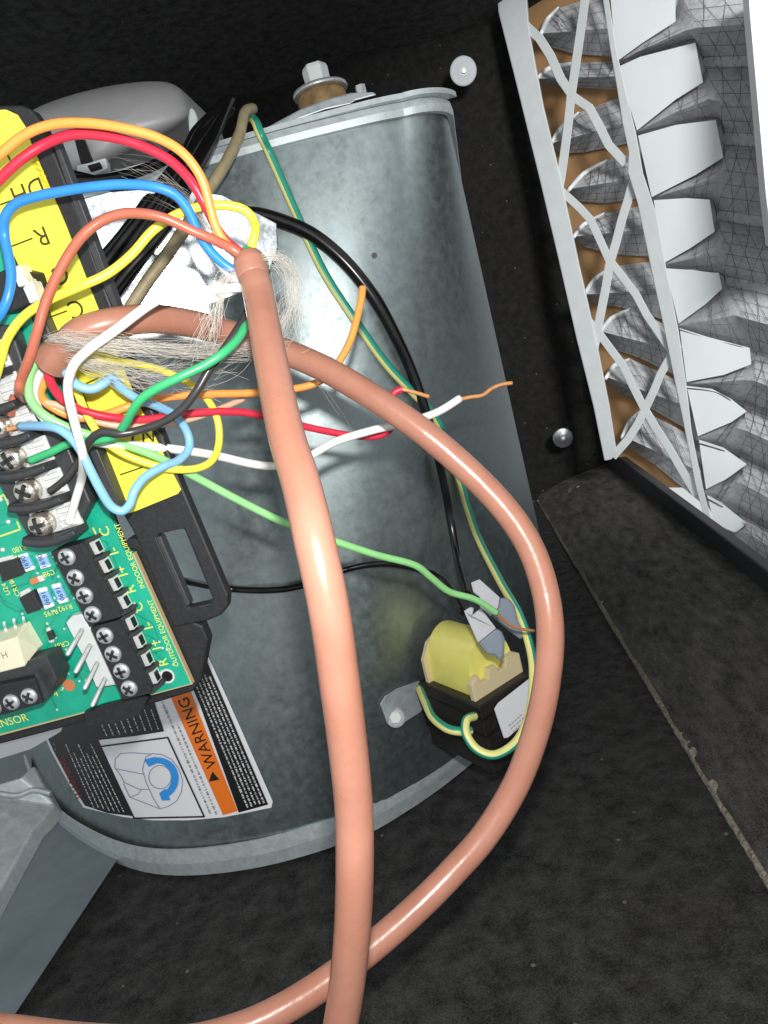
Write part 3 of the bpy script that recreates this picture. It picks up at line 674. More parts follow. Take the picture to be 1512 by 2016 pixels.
mb = MB(); mb.prism(bpoly([(50, 560), (82, 615), (120, 705), (185, 868), (238, 1000), (222, 1012), (170, 880), (100, 712), (60, 620)], 2.4), -BN * .005)
build('inner_wall', mb, M_DKGRPL, tray, bevel=.0005)
mb = MB(); mb.prism(bpoly([(98, 262), (108, 268), (160, 402), (222, 575), (255, 660), (246, 664), (208, 575), (150, 420)], .6), -BN * .003)
build('outer_lip', mb, M_DKGRPL, tray, bevel=.0003)
mb = MB(); mb.prism(bpoly([(166, 1402), (200, 1390), (258, 1376), (284, 1370), (292, 1374), (276, 1402), (266, 1412), (238, 1418), (232, 1424), (172, 1430)], 1.6), -BN * .006)
build('clip', mb, M_BLKPL, tray, bevel=.0006)
mb = MB(); mb.prism(bpoly([(-90, 219), (12, 216), (34, 226), (50, 250), (64, 290), (130, 445), (190, 600), (270, 790), (356, 964), (350, 972), (262, 1008), (245, 1012), (190, 876), (96, 652), (18, 482), (-90, 470)], -1.3), -BN * .0004)
yl = build('yellow_label', mb, M_YLABEL, tray)
def btext(name, body, px, py, size, mode, m, parent, h=.15, sx=1):
    u, v = {'right': (BX, BY), 'flip': (-BX, -BY), 'up': (BY, -BX), 'down': (-BY, BX)}[mode]
    vs, fs = text2d(body); c = bo(px, py, h); mb = MB()
    mb.add([c + (u * x * sx + v * y) * size * .001 for x, y in vs], fs); return build(name, mb, m, parent, fix=False)
def bline(name, segs, w, m, parent, h=.12):
    mb = MB()
    for (x0, y0, x1, y1) in segs:
        a, b = bo(x0, y0, h), bo(x1, y1, h); d = (b - a).normalized(); q = d.cross(BN) * w * .0005
        mb.add([a + q, b + q, b - q, a - q], [(0, 1, 2, 3)])
    return build(name, mb, m, parent, fix=False)
for body, x, y in (('DH', 54, 375), ('R', 82, 464), ('G', 118, 540), ('C', 149, 607), ('W2', 285, 856)):
    btext('printed_letter', body, x, y, 5.8, 'flip', M_INK, yl, -1.15)
for sg in ([(0, 403, 30, 392), (20, 486, 64, 469), (64, 553, 88, 545), (86, 629, 132, 612), (12, 300, 22, 320), (170, 755, 194, 744), (236, 935, 280, 920)]): bline('printed_line', [sg], .35, M_INK, yl, -1.1)
rnd = random.Random(3)
bline('faint_print', [(58 + 32 * t + rnd.uniform(-5, 5), 300 + 76 * t, 64 + 32 * t + rnd.uniform(-2, 8), 303 + 76 * t + rnd.uniform(-4, 5)) for t in [k / 22 for k in range(23)]], .4, M_INK2, yl, -1.1)

# ------------------------------------------------------------------ control board
board = thing('control_board', 'green printed circuit board with black terminal blocks and yellow lettering', 'circuit board', bo(150, 1200, -2))
mb = MB(); mb.prism(bpoly([(-90, 430), (-8, 430), (85, 690), (155, 865), (214, 1006), (243, 1083), (260, 1090), (376, 1346), (0, 1445), (-90, 1468)], 0), -BN * .0016)
build('circuit_panel', mb, M_PCB, board)
mb = MB()
mb.prism(bpoly([(260, 1090), (263, 1089), (379, 1347), (0, 1448.5), (-90, 1472), (-90, 1468), (0, 1445), (376, 1346)], .02), -BN * .0016); build('board_edge', mb, M_PCBEDGE, board)
for body, x, y, s in (('C', 207, 1046, 3.7), ('I-', 224, 1085, 3.7), ('I+', 241, 1124, 3.7), ('R', 258, 1160, 3.7), ('C', 273, 1195, 3.7), ('I-', 292, 1232, 3.7), ('I+', 307, 1269, 3.7), ('R', 322, 1304, 3.7)):
    btext('silkscreen_letter', body, x, y, s, 'up', M_SILK, board)
btext('silkscreen_text', 'INDOOR EQUIPMENT', 256, 1095, 1.95, 'up', M_SILK, board, sx=.95)
btext('silkscreen_text', 'OUTDOOR EQUIPMENT', 322, 1247, 1.9, 'up', M_SILK, board, sx=.95)
btext('silkscreen_text', 'DISCHARGE', -12, 1404, 2.9, 'right', M_SILK, board); btext('silkscreen_text', 'SENSOR', 18, 1421, 3.3, 'right', M_SILK, board)
for body, x, y, mode, s in (('R180', 38, 1080, 'flip', 2.0), ('C98', 96, 1128, 'flip', 2.0), ('R192', 128, 1196, 'flip', 2.0), ('R195', 100, 1206, 'flip', 2.0), ('CR67', 121, 1269, 'flip', 2.0), ('U24', 12, 1160, 'up', 2.0), ('CR100', 28, 1155, 'up', 2.0), ('E33', 121, 1315, 'up', 2.0), ('-', 121, 1357, 'right', 3.0), ('4', 110, 1366, 'right', 2.6)):
    btext('silkscreen_text', body, x, y, s, mode, M_SILK, board)
bline('silkscreen_line', [(183, 1039, 247, 1180), (249, 1187, 311, 1318), (244, 1181, 250, 1179), (311, 1318, 302, 1322), (31, 1094, 48, 1130), (62, 1163, 82, 1200), (94, 1291, 123, 1342), (123, 1342, 115, 1345), (57, 1230, 77, 1258), (77, 1258, 68, 1262), (102, 1240, 111, 1257), (0, 1056, 40, 1042), (40, 1042, 33, 1026), (0, 978, 8, 974), (8, 974, 18, 998), (128, 895, 137, 912), (145, 930, 150, 940), (166, 976, 181, 1006)], .42, M_SILK, board)
mb = MB(); c = bo(329, 1331, .06)
mb.lathe(c, BN, [(.0021, -.0001), (.0021, .0001)], 20); mh = build('mounting_hole', mb, M_TIN, board)
mb = MB(); mb.lathe(c + BN * .00012 + BX * .0001, BN, [(.0015, -.0001), (.0015, .0001)], 18); build('hole_opening', mb, M_BLKINK, mh)
mb = MB(); mb.lathe(bo(136, 1349, .06), BN, [(.0017, -.0001), (.0017, .0001)], 18); build('plated_hole', mb, M_CAP, board)

M_TRACE = mat('solder_mask_over_copper', '#0e8f74', .4, 0, vary=.1, scale=160, coat=.25)
rnd = random.Random(21); mb = MB(); mv = MB()
for k in range(70):
    o_ = B0 + BX * rnd.uniform(-.030, .016) + BY * rnd.uniform(-.014, .030); d = rnd.choice((BX, BY, -BX, -BY, (BX + BY).normalized(), (BX - BY).normalized())); 
    def inb(p):
        v = p - CAM; x = CXP + F * v.dot(AX) / -v.dot(AZ); y = CYP - F * v.dot(AY) / -v.dot(AZ)
        return x < 214 + (y - 1006) * .47 - 12 and y < 1445 - x * .265 - 16
    if not inb(o_): continue
    for seg in range(rnd.randint(1, 3)):
        q = o_ + d * rnd.uniform(.002, .009); n = d.cross(BN) * rnd.choice((.00012, .00018, .0003)); z = BN * .00005
        if not inb(q): break
        mb.add([o_ + n + z, q + n + z, q - n + z, o_ - n + z], [(0, 1, 2, 3)]); o_ = q; d = (d + rnd.choice((1, -1)) * BN.cross(d)).normalized()
    mv.lathe(o_, BN, [(.00035, .00004), (.00032, .00012)], 8)
build('copper_traces', mb, M_TRACE, board, kind='stuff', fix=False); build('via_dots', mv, M_TIN, board, kind='stuff')
def screw_mesh(r, h, m_name):
    """pan head with a cross slot, axis +Z, built at the origin"""
    mb = MB(); mb.lathe((0, 0, 0), (0, 0, 1), [(r, -h), (r, -.15 * h), (r * .94, .25 * h), (r * .78, .5 * h), (r * .4, .68 * h), (r * .1, .72 * h)], 24)
    w = r * .17; L = r * .68
    for a in (0, math.pi / 2):
        ca, sa = math.cos(a), math.sin(a)
        mb.add([Vector((ca * x - sa * y, sa * x + ca * y, h * z)) for x, y, z in ((-L, -w, .60), (L, -w, .60), (L, w, .60), (-L, w, .60), (-L * .8, -w, .80), (L * .8, -w, .80), (L * .8, w, .80), (-L * .8, w, .80))],
               [(0, 1, 5, 4), (1, 2, 6, 5), (2, 3, 7, 6), (3, 0, 4, 7), (4, 5, 6, 7)], 1)
    me = bpy.data.meshes.new(m_name); me.from_pydata(mb.v, [], mb.f)
    me.polygons.foreach_set('material_index', mb.m); me.polygons.foreach_set('use_smooth', mb.sm); return me
M_SLOT = mat('screw_slot', '#4a4a4c', .4, .8)
SM = screw_mesh(.00225, .0011, 'screw'); SM.materials.append(M_ZINC); SM.materials.append(M_SLOT)
SM2 = screw_mesh(.0031, .0022, 'terminal_screw'); SM2.materials.append(M_CHROME); SM2.materials.append(M_SLOT)
def put_screw(me, p, rot, parent, name='screw'):
    o = bpy.data.objects.new(name, me); COL.objects.link(o); o.parent = parent
    M = Matrix((BX, BY, BN)).transposed().to_4x4() @ Matrix.Rotation(rot, 4, 'Z'); M.translation = p - world_of(parent)
    o.matrix_local = M; return o

def prof_block(name, p0, p1, prof, m, parent, bevel=.0003):
    """profile (mm along BX from the p0-p1 line, mm above the board) swept from p0 to p1"""
    mb = MB(); a = [p0 + BX * x * .001 + BN * y * .001 for x, y in prof]; mb.prism(a, p1 - p0); return build(name, mb, m, parent, bevel=bevel)
def foot(p): return p - BN * ((p - B0).dot(BN))
HB = 6.5
def terminal_block(tl, bl, tr, screws, name):
    T0, T1 = foot(bo(*tl, HB)), foot(bo(*bl, HB)); w = (foot(bo(*tr, HB)) - T0).dot(BX) * 1000
    blk = prof_block('terminal_block', T0, T1, [(0, 0), (0, HB), (w, HB), (w + .5, HB - .8), (w + .5, 4.2), (w + .1, 3.6), (w + .2, 0)], M_BLKPL, board)
    n = len(screws); ax = (T1 - T0)
    for k in range(n + 1):
        c = T0 + ax * (k / n if 0 < k < n else (.012 if k == 0 else .988))
        q = [c + BX * x * .001 + BN * y * .001 for x, y in ((w + .1, 0), (w + .1, HB - 1.2), (w + .6, HB - .9), (w + 2.3, 2.0), (w + 2.3, 0))]
        mb = MB(); mb.prism([p - ax.normalized() * .0004 for p in q], ax.normalized() * .0008); build('partition', mb, M_DKGRPL, blk)
    for k in range(n):
        c = T0 + ax * ((k + .5) / n) + BX * (w + .3) * .001 + BN * .0018
        mb = MB(); mb.box(c, BX * .0022, ax.normalized() * .0034, BN * .0030); build('wire_clamp', mb, M_TIN, blk)
        mb = MB(); mb.box(c + BX * .0011 + BN * .0004, BX * .0006, ax.normalized() * .0024, BN * .0017); build('wire_entry', mb, M_BLKINK, blk)
    for k, (x, y) in enumerate(screws): put_screw(SM, bo(x, y, HB + .25), k * .7 + .2, blk)
    return blk
terminal_block((100, 1087), (176, 1231), (156, 1064), [(131, 1097), (148, 1138), (166, 1173), (182, 1210)], 'indoor')
terminal_block((178, 1236), (242, 1378), (229, 1218), [(206, 1252), (222, 1288), (239, 1322), (254, 1356)], 'outdoor')
# sensor terminal block
sb = thing  # (name kept free)
mb = MB(); H10 = [bo(x, y, 10) for x, y in ((-60, 1362), (68, 1336), (84, 1384), (16, 1405), (-60, 1424))]
mb.prism(H10, -BN * .010); sblk = build('terminal_block', mb, M_BLKPL, board, bevel=.0003)
mb = MB(); mb.prism([bo(-60, 1330, 7), bo(92, 1293, 7), bo(112, 1338, 7), bo(104, 1362, 7), bo(80, 1376, 7), bo(-60, 1380, 7)], -BN * .007); build('rear_housing', mb, M_DKGRPL, sblk, bevel=.0003)
mb = MB(); mb.prism([bo(68, 1326, 9.2), bo(72, 1322, 9.2), bo(98, 1368, 9.2), bo(84, 1384, 9.2)], -BN * .006); build('side_ramp', mb, M_DKGRPL, sblk)
for k, (x, y) in enumerate(((22, 1383), (57, 1371), (-14, 1394))): put_screw(SM, bo(x, y, 10.25), k * .6 + .3, sblk)
# barrier strip with large screws
scr = [(79, 1033), (51, 968), (21, 905), (-8, 842), (-38, 780), (-66, 718)]
st = MB(); st.prism([bo(x, y, 4.5) for x, y in ((-90, 640), (20, 640), (40, 700), (62, 790), (100, 800), (178, 990), (148, 1046), (120, 1062), (66, 1074), (-90, 800))], -BN * .0045)
strip = build('barrier_strip', st, M_DKGRPL, board, bevel=.0005)
for k, (x, y) in enumerate(scr):
    p = bo(x, y, 7.2)
    put_screw(SM2, p, k * .9, strip, 'terminal_screw')
    mb = MB(); mb.box(p - BN * .0027 + BX * .0030, BX * .0125, BY * .0062, BN * .0010); cl = build('clamp_plate', mb, M_TIN, strip, bevel=.0002)
    mb = MB()
    for j in range(3): mb.box(p - BN * .0018 + BX * (.0062 + .0002 * j) + BY * (-.002 + .0018 * j), BX * .0042, BY * .0013, BN * .0012)
    build('clamp_teeth', mb, M_TIN, cl, bevel=.0002)
    off = Vector((27, 35)) if k else Vector((28, 36))
    c0, c1 = bo(x - 32, y + 33, 9), bo(x + 70, y + 14, 9); cm = bo(x + 26, y + 33 if k == 0 else y + 29, 9)
    mb = MB(); mb.tube([c0, c0.lerp(cm, .5) - BY * .0004, cm, cm.lerp(c1, .5) - BY * .0002, c1], [.0010, .0012, .0012, .0012, .001], n=8)
    mb.prism([c0 + BY * .0010, c0 - BY * .0010, cm - BY * .0010, c1 - BY * .0008, c1 + BY * .0009, cm + BY * .001], -BN * .006)
    build('divider', mb, M_DKGRPL, strip)
# white pin header
mb = MB(); mb.prism(bpoly([(129, 1226), (141, 1213), (160, 1209), (178, 1236), (229, 1349), (190, 1355), (168, 1302), (150, 1268)], 2.6), -BN * .0026)
hd = build('pin_header', mb, M_WHITEPL, board, bevel=.0004)
for (bx, by, tx, ty) in ((163, 1238, 132, 1290), (179, 1268, 148, 1325), (193, 1303, 166, 1357), (208, 1334, 181, 1391)):
    a, b = bo(bx, by, 2.4), bo(tx, ty, 10.5); d = (b - a).normalized(); mb = MB()
    mb.tube([a, a.lerp(b, .5), b - d * .0006, b], [.00062, .00062, .00062, .0003], n=4, raw=True); build('pin', mb, M_TIN, hd)
# chips and passives
def chip(name, q, h, m, parent=board, bevel=.0002):
    mb = MB(); mb.prism(bpoly(q, h), -BN * h * .001); return build(name, mb, m, parent, bevel=bevel)
for q, mode, c in (([(34, 1094), (51, 1089), (68, 1121), (50, 1127)], 'up', (50, 1108)), ([(69, 1094), (89, 1091), (99, 1116), (80, 1121)], 'up', (83, 1105)), ([(72, 1160), (89, 1156), (106, 1194), (88, 1201)], 'down', (89, 1178)), ([(100, 1152), (116, 1148), (134, 1185), (117, 1190)], 'down', (117, 1169))):
    r_ = chip('resistor', q, .8, M_PAPER)
    q2 = [tuple(Vector(q[i]).lerp(Vector(q[3 - i]), .18)) for i in range(4)]
    chip('resistor_body', q2, .95, M_BLUECHIP, r_); btext('resistor_code', '1690', c[0], c[1], 2.0, mode, M_BLUETX, r_, 1.1)
for q in ([(-6, 1110), (33, 1100), (45, 1131), (4, 1146)], [(37, 1178), (62, 1164), (81, 1199), (53, 1209)]):
    d_ = chip('diode', q, 2.2, M_CHIP); a, b = Vector(q[0]), Vector(q[1])
    chip('diode_tab', [tuple(a.lerp(b, .2) + Vector((-3, -9))), tuple(a.lerp(b, .75) + Vector((-2, -9))), tuple(a.lerp(b, .9)), tuple(a.lerp(b, .1))], 1.0, M_TIN, d_)
cp = chip('capacitor', [(57, 1141), (72, 1135), (78, 1147), (61, 1153)], 1.1, M_CAP); chip('capacitor_end', [(72, 1135), (82, 1133), (87, 1144), (78, 1147)], 1.0, M_TIN, cp)
sdv = chip('small_diode', [(90, 1245), (100, 1242), (107, 1257), (97, 1262)], 1.2, M_CHIP); chip('lead', [(90, 1238), (96, 1235), (100, 1242), (92, 1245)], .6, M_TIN, sdv); chip('lead', [(98, 1261), (104, 1259), (106, 1265), (100, 1267)], .6, M_TIN, sdv)
# cream relay
mb = MB()
lo8 = [bo(-70, 1266, 2.5), bo(48, 1230, 2.5), bo(75, 1277, 2.5), bo(50, 1312, 2.5), bo(-70, 1342, 2.5)]
tp8 = [bo(-70, 1286, 8), bo(32, 1255, 8), bo(51, 1311, 8), bo(-70, 1342, 8)]
mb.add(lo8 + tp8, [(5, 6, 7, 8), (0, 1, 6, 5), (1, 2, 6), (2, 3, 7, 6), (3, 4, 8, 7)]); mb.add([p - BN * .0024 for p in lo8] + lo8, [(i, (i + 1) % 5, 5 + (i + 1) % 5, 5 + i) for i in range(5)])
rel = build('relay', mb, M_CREAM, board, bevel=.0003, fix=False)
btext('relay_print', 'H', 8, 1289, 2.6, 'flip', M_GREYTX, rel, 8.15); 
for (x, y) in ((8, 1232), (27, 1226), (46, 1222)):
    mb = MB(); mb.tube([bo(x, y - 8, .2), bo(x + 1, y, .8), bo(x + 3, y + 8, 2.8)], .0004, n=6); build('pin', mb, M_TIN, rel)
for (x, y) in ((18, 985), (17, 1027), (6, 1082), (2, 983)):
    mb = MB(); mb.lathe(bo(x, y, 0), BN, [(.0007, 0), (.0006, .0004), (.0002, .0006)], 10); build('solder_joint', mb, M_TIN, board)
# black fuse-like socket at the upper left with bright metal blades
mb = MB(); mb.prism(bpoly([(-20, 545), (18, 525), (60, 535), (78, 590), (30, 612), (-20, 620)], 6), -BN * .006); sk = build('blade_socket', mb, M_BLKPL, board, bevel=.0004)
for q in ([(22, 528), (38, 520), (58, 560), (36, 566)], [(44, 566), (62, 552), (78, 592), (58, 598)]):
    mb = MB(); mb.prism(bpoly(q, 8.5), -BN * .004); build('blade', mb, M_TIN, sk, bevel=.0003)

# ------------------------------------------------------------------ wires
def pt(p):
    x, y, d = p
    if isinstance(d, str):
        if d[0] == 'h': return oh(x, y, float(d[1:]) * .001)
        return bo(x, y, float(d[1:]))
    return P(x, y, d)
def wire(name, pts, r, m, parent=None, **kw):
    mb = MB(); mb.tube([pt(p) for p in pts], r, n=14, sub=7); return build(name, mb, m, parent, fix=False, **kw)
def copper(pts, r, parent, m=None):
    mb = MB(); mb.tube([pt(p) for p in pts], r, n=8, sub=5); return build('copper_end', mb, m or M_COPPER, parent, fix=False)

C1 = [(490, 512, .160), (504, 560, .156), (513, 600, .153), (535, 720, .141), (562, 850, .129), (592, 950, .121), (618, 1060, .1155), (648, 1200, .1145), (668, 1340, .117), (686, 1480, .121), (697, 1600, .124), (698, 1720, .1255), (693, 1840, .129), (680, 1960, .134), (660, 2070, .139), (620, 2250, .148)]
cab1 = thing('thermostat_cable', 'thick terracotta cable running down the middle, eight coloured wires fanning from its upper end', 'cable', P(690, 1900, .14))
mb = MB(); mb.tube([pt(p) for p in C1], .00325, n=28, sub=10); j1 = build('jacket', mb, M_JACKET, cab1, fix=False)
mb = MB(); mb.tube([P(487, 506, .1585), P(492, 520, .158), P(500, 548, .157)], [.0030, .0036, .00335], n=24, sub=6); build('torn_jacket_end', mb, M_JACKET, j1, fix=False)
RW = .00100
E1 = (488, 512)
c1w = {}
c1w['white'] = wire('white_conductor', [(498, 566, .160), (470, 566, .158), (420, 571, .157), (372, 572, .156), (330, 582, .155), (290, 603, .154), (230, 648, .152), (180, 684, .152), (150, 712, .153), (137, 740, .155), (134, 772, .158), (144, 820, .161), (157, 870, .164), (164, 905, .167), (160, 945, 'b6.5'), (147, 990, 'b6'), (136, 1030, 'b6')], RW, W_WHITE, cab1)
wire('orange_conductor', [(492, 520, .160), (462, 497, .158), (436, 468, .157), (422, 438, .156), (413, 405, .155), (397, 352, .153), (362, 303, .151), (312, 272, .150), (250, 254, .149), (180, 243, .149), (110, 244, .150), (55, 262, .151), (10, 295, .152), (-50, 350, .154)], RW, W_ORANGE, cab1)
wire('red_conductor', [(494, 512, .162), (470, 495, .160), (446, 475, .160), (426, 448, .159), (408, 412, .158), (380, 362, .156), (338, 318, .155), (285, 290, .154), (225, 271, .153), (150, 264, .153), (92, 282, .154), (40, 315, .154), (-10, 362, .155), (-50, 400, .156)], RW * 1.05, W_RED, cab1)
wire('blue_conductor', [(478, 540, .160), (448, 525, .159), (412, 492, .158), (388, 452, .157), (370, 413, .156), (345, 384, .155), (305, 368, .154), (245, 363, .154), (180, 368, .154), (120, 377, .155), (68, 388, .156), (30, 402, .157), (10, 428, .158), (9, 465, .160), (18, 510, .160), (22, 548, .160), (14, 590, .160), (-4, 625, .161), (-40, 670, .164)], RW * 1.05, W_BLUE, cab1)
wire('yellow_conductor', [(480, 556, .164), (490, 520, .166), (496, 482, .166), (503, 452, .165), (496, 428, .163), (474, 410, .162), (435, 404, .161), (390, 408, .160), (345, 424, .160), (300, 455, .160), (258, 502, .160), (210, 540, .159), (150, 567, .158), (90, 594, .159), (45, 625, .161), (14, 668, .163), (0, 715, .165), (-20, 780, .168)], RW, W_YELLOW, cab1)
wire('brown_conductor', [(490, 515, .158), (460, 492, .156), (425, 474, .156), (380, 455, .155), (330, 432, .153), (285, 421, .152), (240, 421, .152), (200, 435, .152), (165, 462, .152), (135, 502, .153), (108, 552, .154), (88, 600, .155), (74, 650, .156), (58, 705, .158), (42, 745, .161), (38, 768, .163), (46, 786, 'b6.2'), (50, 788, 'b5')], RW * 1.06, W_BROWN, cab1)
wire('brown_tail', [(28, 780, 'b7'), (24, 795, 'b8'), (22, 816, 'b7')], RW * .95, W_BROWN, cab1)
wire('green_conductor', [(505, 505, .164), (520, 515, .168), (518, 560, .172), (504, 600, .172), (487, 632, .168), (470, 665, .164), (442, 693, .161), (405, 718, .160), (355, 742, .159), (310, 764, .159), (278, 786, .160), (260, 810, .162), (246, 836, .165), (225, 858, .168), (185, 868, .169), (140, 872, 'b7'), (100, 890, 'b7'), (60, 907, 'b6.5')], RW, W_GREEN, cab1)
wire('green_tail', [(500, 500, .165), (488, 492, .166), (478, 500, .166)], RW, W_GREEN, cab1)
wire('black_conductor', [(500, 560, .168), (486, 615, .168), (468, 648, .166), (440, 690, .165), (412, 728, .165), (388, 768, .165), (358, 806, .166), (318, 832, .167), (270, 848, .167), (235, 854, .166), (205, 850, .166), (184, 860, .167), (170, 880, .169), (157, 906, 'b6.5'), (128, 944, 'b6.5'), (98, 968, 'b6.5')], RW * .95, W_BLACK, cab1)

cab2 = thing('thermostat_cable', 'terracotta cable looping out to the right and under the other cable, stripped wires loose', 'cable', P(1000, 1600, .18))
C2 = [(118, 705, .163), (132, 680, .161), (165, 652, .160), (230, 634, .162), (310, 628, .168), (390, 640, .176), (470, 662, .182), (560, 692, .184), (650, 732, .182), (740, 786, .180), (830, 848, .178), (915, 920, .177), (990, 997, .176), (1040, 1070, .175), (1070, 1150, .174), (1083, 1235, .173), (1078, 1330, .174), (1058, 1430, .176), (1018, 1540, .178), (958, 1640, .177), (890, 1718, .175), (818, 1790, .172), (738, 1860, .169), (655, 1924, .166), (565, 1982, .163), (470, 2026, .160), (350, 2054, .157), (170, 2050, .153), (20, 2034, .150), (-80, 2024, .148)]
mb = MB(); mb.tube([pt(p) for p in C2], .00325, n=28, sub=10); j2 = build('jacket', mb, M_JACKET, cab2, fix=False)
mb = MB(); mb.tube([P(104, 712, .164), P(112, 702, .163), P(135, 676, .161)], [.0042, .0039, .0033], n=24, sub=6); build('torn_jacket_end', mb, M_JACKET, j2, fix=False)
o = wire('light_green_conductor', [(112, 704, .164), (90, 702, .163), (66, 722, .164), (56, 752, .165), (60, 786, .166), (84, 815, .168), (125, 838, .170), (180, 858, .172), (240, 874, .176), (310, 900, .180), (390, 942, .186), (470, 985, .191), (560, 1029, .196), (650, 1062, .202), (740, 1092, .210), (815, 1112, .218), (850, 1138, .224), (885, 1165, .230), (935, 1180, .236), (978, 1207, .242)], RW * 1.05, W_LGREEN, cab2)
copper([(974, 1203, .241), (992, 1222, .246), (1012, 1234, .250), (1035, 1240, .254), (1051, 1242, .257)], .00055, o)
o = wire('white_conductor', [(116, 706, .165), (96, 716, .166), (72, 745, .167), (66, 785, .168), (90, 825, .170), (140, 856, .172), (200, 872, .174), (270, 878, .178), (340, 884, .183), (420, 896, .189), (500, 914, .195), (550, 917, .198), (600, 903, .200), (660, 870, .200), (730, 848, .199), (800, 832, .202), (860, 812, .205), (906, 784, .207)], RW * 1.12, W_WHITE, cab2)
copper([(902, 787, .207), (925, 782, .208), (950, 778, .209), (968, 765, .210), (988, 757, .211), (1008, 754, .212)], .0006, o)
o = wire('red_conductor', [(114, 704, .163), (100, 700, .162), (94, 722, .163), (100, 752, .165), (122, 785, .168), (160, 807, .171), (215, 821, .174), (280, 826, .178), (345, 818, .182), (410, 811, .186), (480, 812, .191), (540, 824, .196), (610, 842, .202), (690, 857, .206), (745, 858, .205), (772, 838, .202), (768, 800, .200), (776, 774, .200), (792, 766, .200)], RW, W_RED, cab2)
copper([(790, 766, .200), (800, 768, .200), (825, 775, .201), (844, 781, .202)], .00055, o)
o = wire('orange_conductor', [(116, 705, .165), (112, 722, .166), (92, 745, .168), (80, 775, .170), (100, 800, .172), (150, 822, .174), (200, 818, .175), (260, 798, .176), (330, 782, .179), (410, 776, .184), (490, 774, .190), (560, 768, .194), (615, 757, .196), (650, 735, .196), (672, 705, .196), (690, 670, .197), (702, 630, .198), (711, 590, .199), (714, 566, .200)], RW, W_ORANGE, cab2)
wire('tan_conductor', [(112, 708, .166), (84, 735, .168), (70, 770, .170), (85, 790, .171), (120, 800, .172), (165, 822, .174), (230, 838, .176), (300, 838, .180), (370, 826, .185), (430, 806, .190), (480, 785, .195)], RW * .85, W_TAN, cab2)
wire('yellow_conductor', [(118, 706, .165), (150, 712, .166), (200, 712, .168), (262, 716, .172), (320, 730, .177), (372, 754, .182), (408, 786, .186), (428, 826, .188), (431, 872, .188), (418, 906, .186), (388, 922, .183), (340, 924, .180), (290, 912, .178), (240, 892, .176), (200, 862, .174), (170, 815, .172), (150, 765, .170), (140, 735, .168)], RW * .95, W_YELLOW, cab2)
o = wire('light_blue_conductor', [(118, 706, .165), (132, 736, .163), (152, 758, .163), (180, 766, .164), (205, 754, .165), (220, 743, .166), (238, 762, .168), (268, 784, .171), (310, 800, .176), (345, 818, .181), (368, 850, .184), (372, 882, .184), (352, 906, .181), (318, 920, .177), (285, 940, .174), (265, 966, .172), (256, 992, .172), (240, 1006, .172), (218, 996, .171), (198, 965, .169), (176, 922, .167), (156, 882, .166), (132, 855, .166), (100, 840, .167), (40, 839, 'b7')], RW * 1.05, W_LBLUE, cab2)
copper([(46, 839, 'b7'), (30, 842, 'b7'), (15, 846, 'b7')], .0006, o)
# loose filler fibres
def fibres(name, path, n, spread, r, parent, seed, wild=.35, d_sp=.002):
    rnd = random.Random(seed); mb = MB()
    for k in range(n):
        ox, oy, od = rnd.gauss(0, 1), rnd.gauss(0, 1), rnd.gauss(0, d_sp); pts = []
        fx, fy = rnd.uniform(-1, 1), rnd.uniform(-1, 1); t0 = rnd.uniform(0, .15); t1 = rnd.uniform(.7, 1.08); N = 9
        for i in range(N):
            t = t0 + (t1 - t0) * i / (N - 1); q = min(max(t, 0), .9999) * (len(path) - 1); j = int(q); u = q - j
            a, b = path[j], path[j + 1]; sp = spread * (.35 + t)
            pts.append(P(a[0] + (b[0] - a[0]) * u + ox * sp + fx * wild * spread * math.sin(t * (5 + 4 * abs(fy)) + fy * 3) * t * 2, a[1] + (b[1] - a[1]) * u + oy * sp + fy * wild * spread * math.cos(t * (4 + 5 * abs(fx)) + fx * 3) * t * 2, (a[2] + (b[2] - a[2]) * u) + od * t))
        mb.tube(pts, r * rnd.uniform(.6, 1.2), n=3, sub=3, caps=False)
    o = build(name, mb, M_FIBRE, parent, fix=False, kind='stuff'); return o
fibres('filler_fibre', [(510, 505, .156), (545, 505, .158), (575, 540, .162), (582, 590, .166), (560, 640, .170), (540, 670, .174)], 68, 12, .000036, cab1, 1, 1.5)
fibres('filler_fibre', [(500, 530, .156), (560, 520, .162), (610, 575, .170), (632, 620, .174), (600, 660, .176), (560, 668, .178)], 8, 16, .000036, cab1, 2, 2.2)
fibres('filler_fibre', [(480, 540, .157), (445, 545, .156), (428, 590, .156), (418, 640, .157), (400, 690, .160)], 58, 10, .000036, cab1, 3, 1.4)
fibres('filler_fibre', [(470, 520, .160), (420, 470, .160), (370, 400, .164), (310, 350, .172), (240, 330, .18)], 33, 13, .000036, cab1, 4, 1.4)
fibres('filler_fibre', [(120, 690, .158), (180, 675, .155), (280, 682, .158), (380, 692, .166), (480, 690, .172), (530, 680, .176)], 68, 8, .000036, cab2, 5, 1.4)
fibres('filler_fibre', [(90, 668, .156), (130, 665, .154), (200, 675, .154), (290, 690, .157)], 58, 9, .000036, cab2, 6, 1.0)
fibres('filler_fibre', [(140, 700, .158), (200, 720, .162), (300, 725, .168), (380, 715, .174), (440, 700, .178)], 39, 19, .000036, cab2, 7, 2.0)
fibres('filler_fibre', [(130, 705, .158), (190, 718, .160), (260, 745, .165), (330, 765, .170)], 39, 12, .000036, cab2, 8, 1.5)
fibres('filler_fibre', [(612, 738, .178), (640, 770, .18), (665, 810, .184), (690, 850, .19)], 2, 3, .000036, cab2, 9, 0.8)

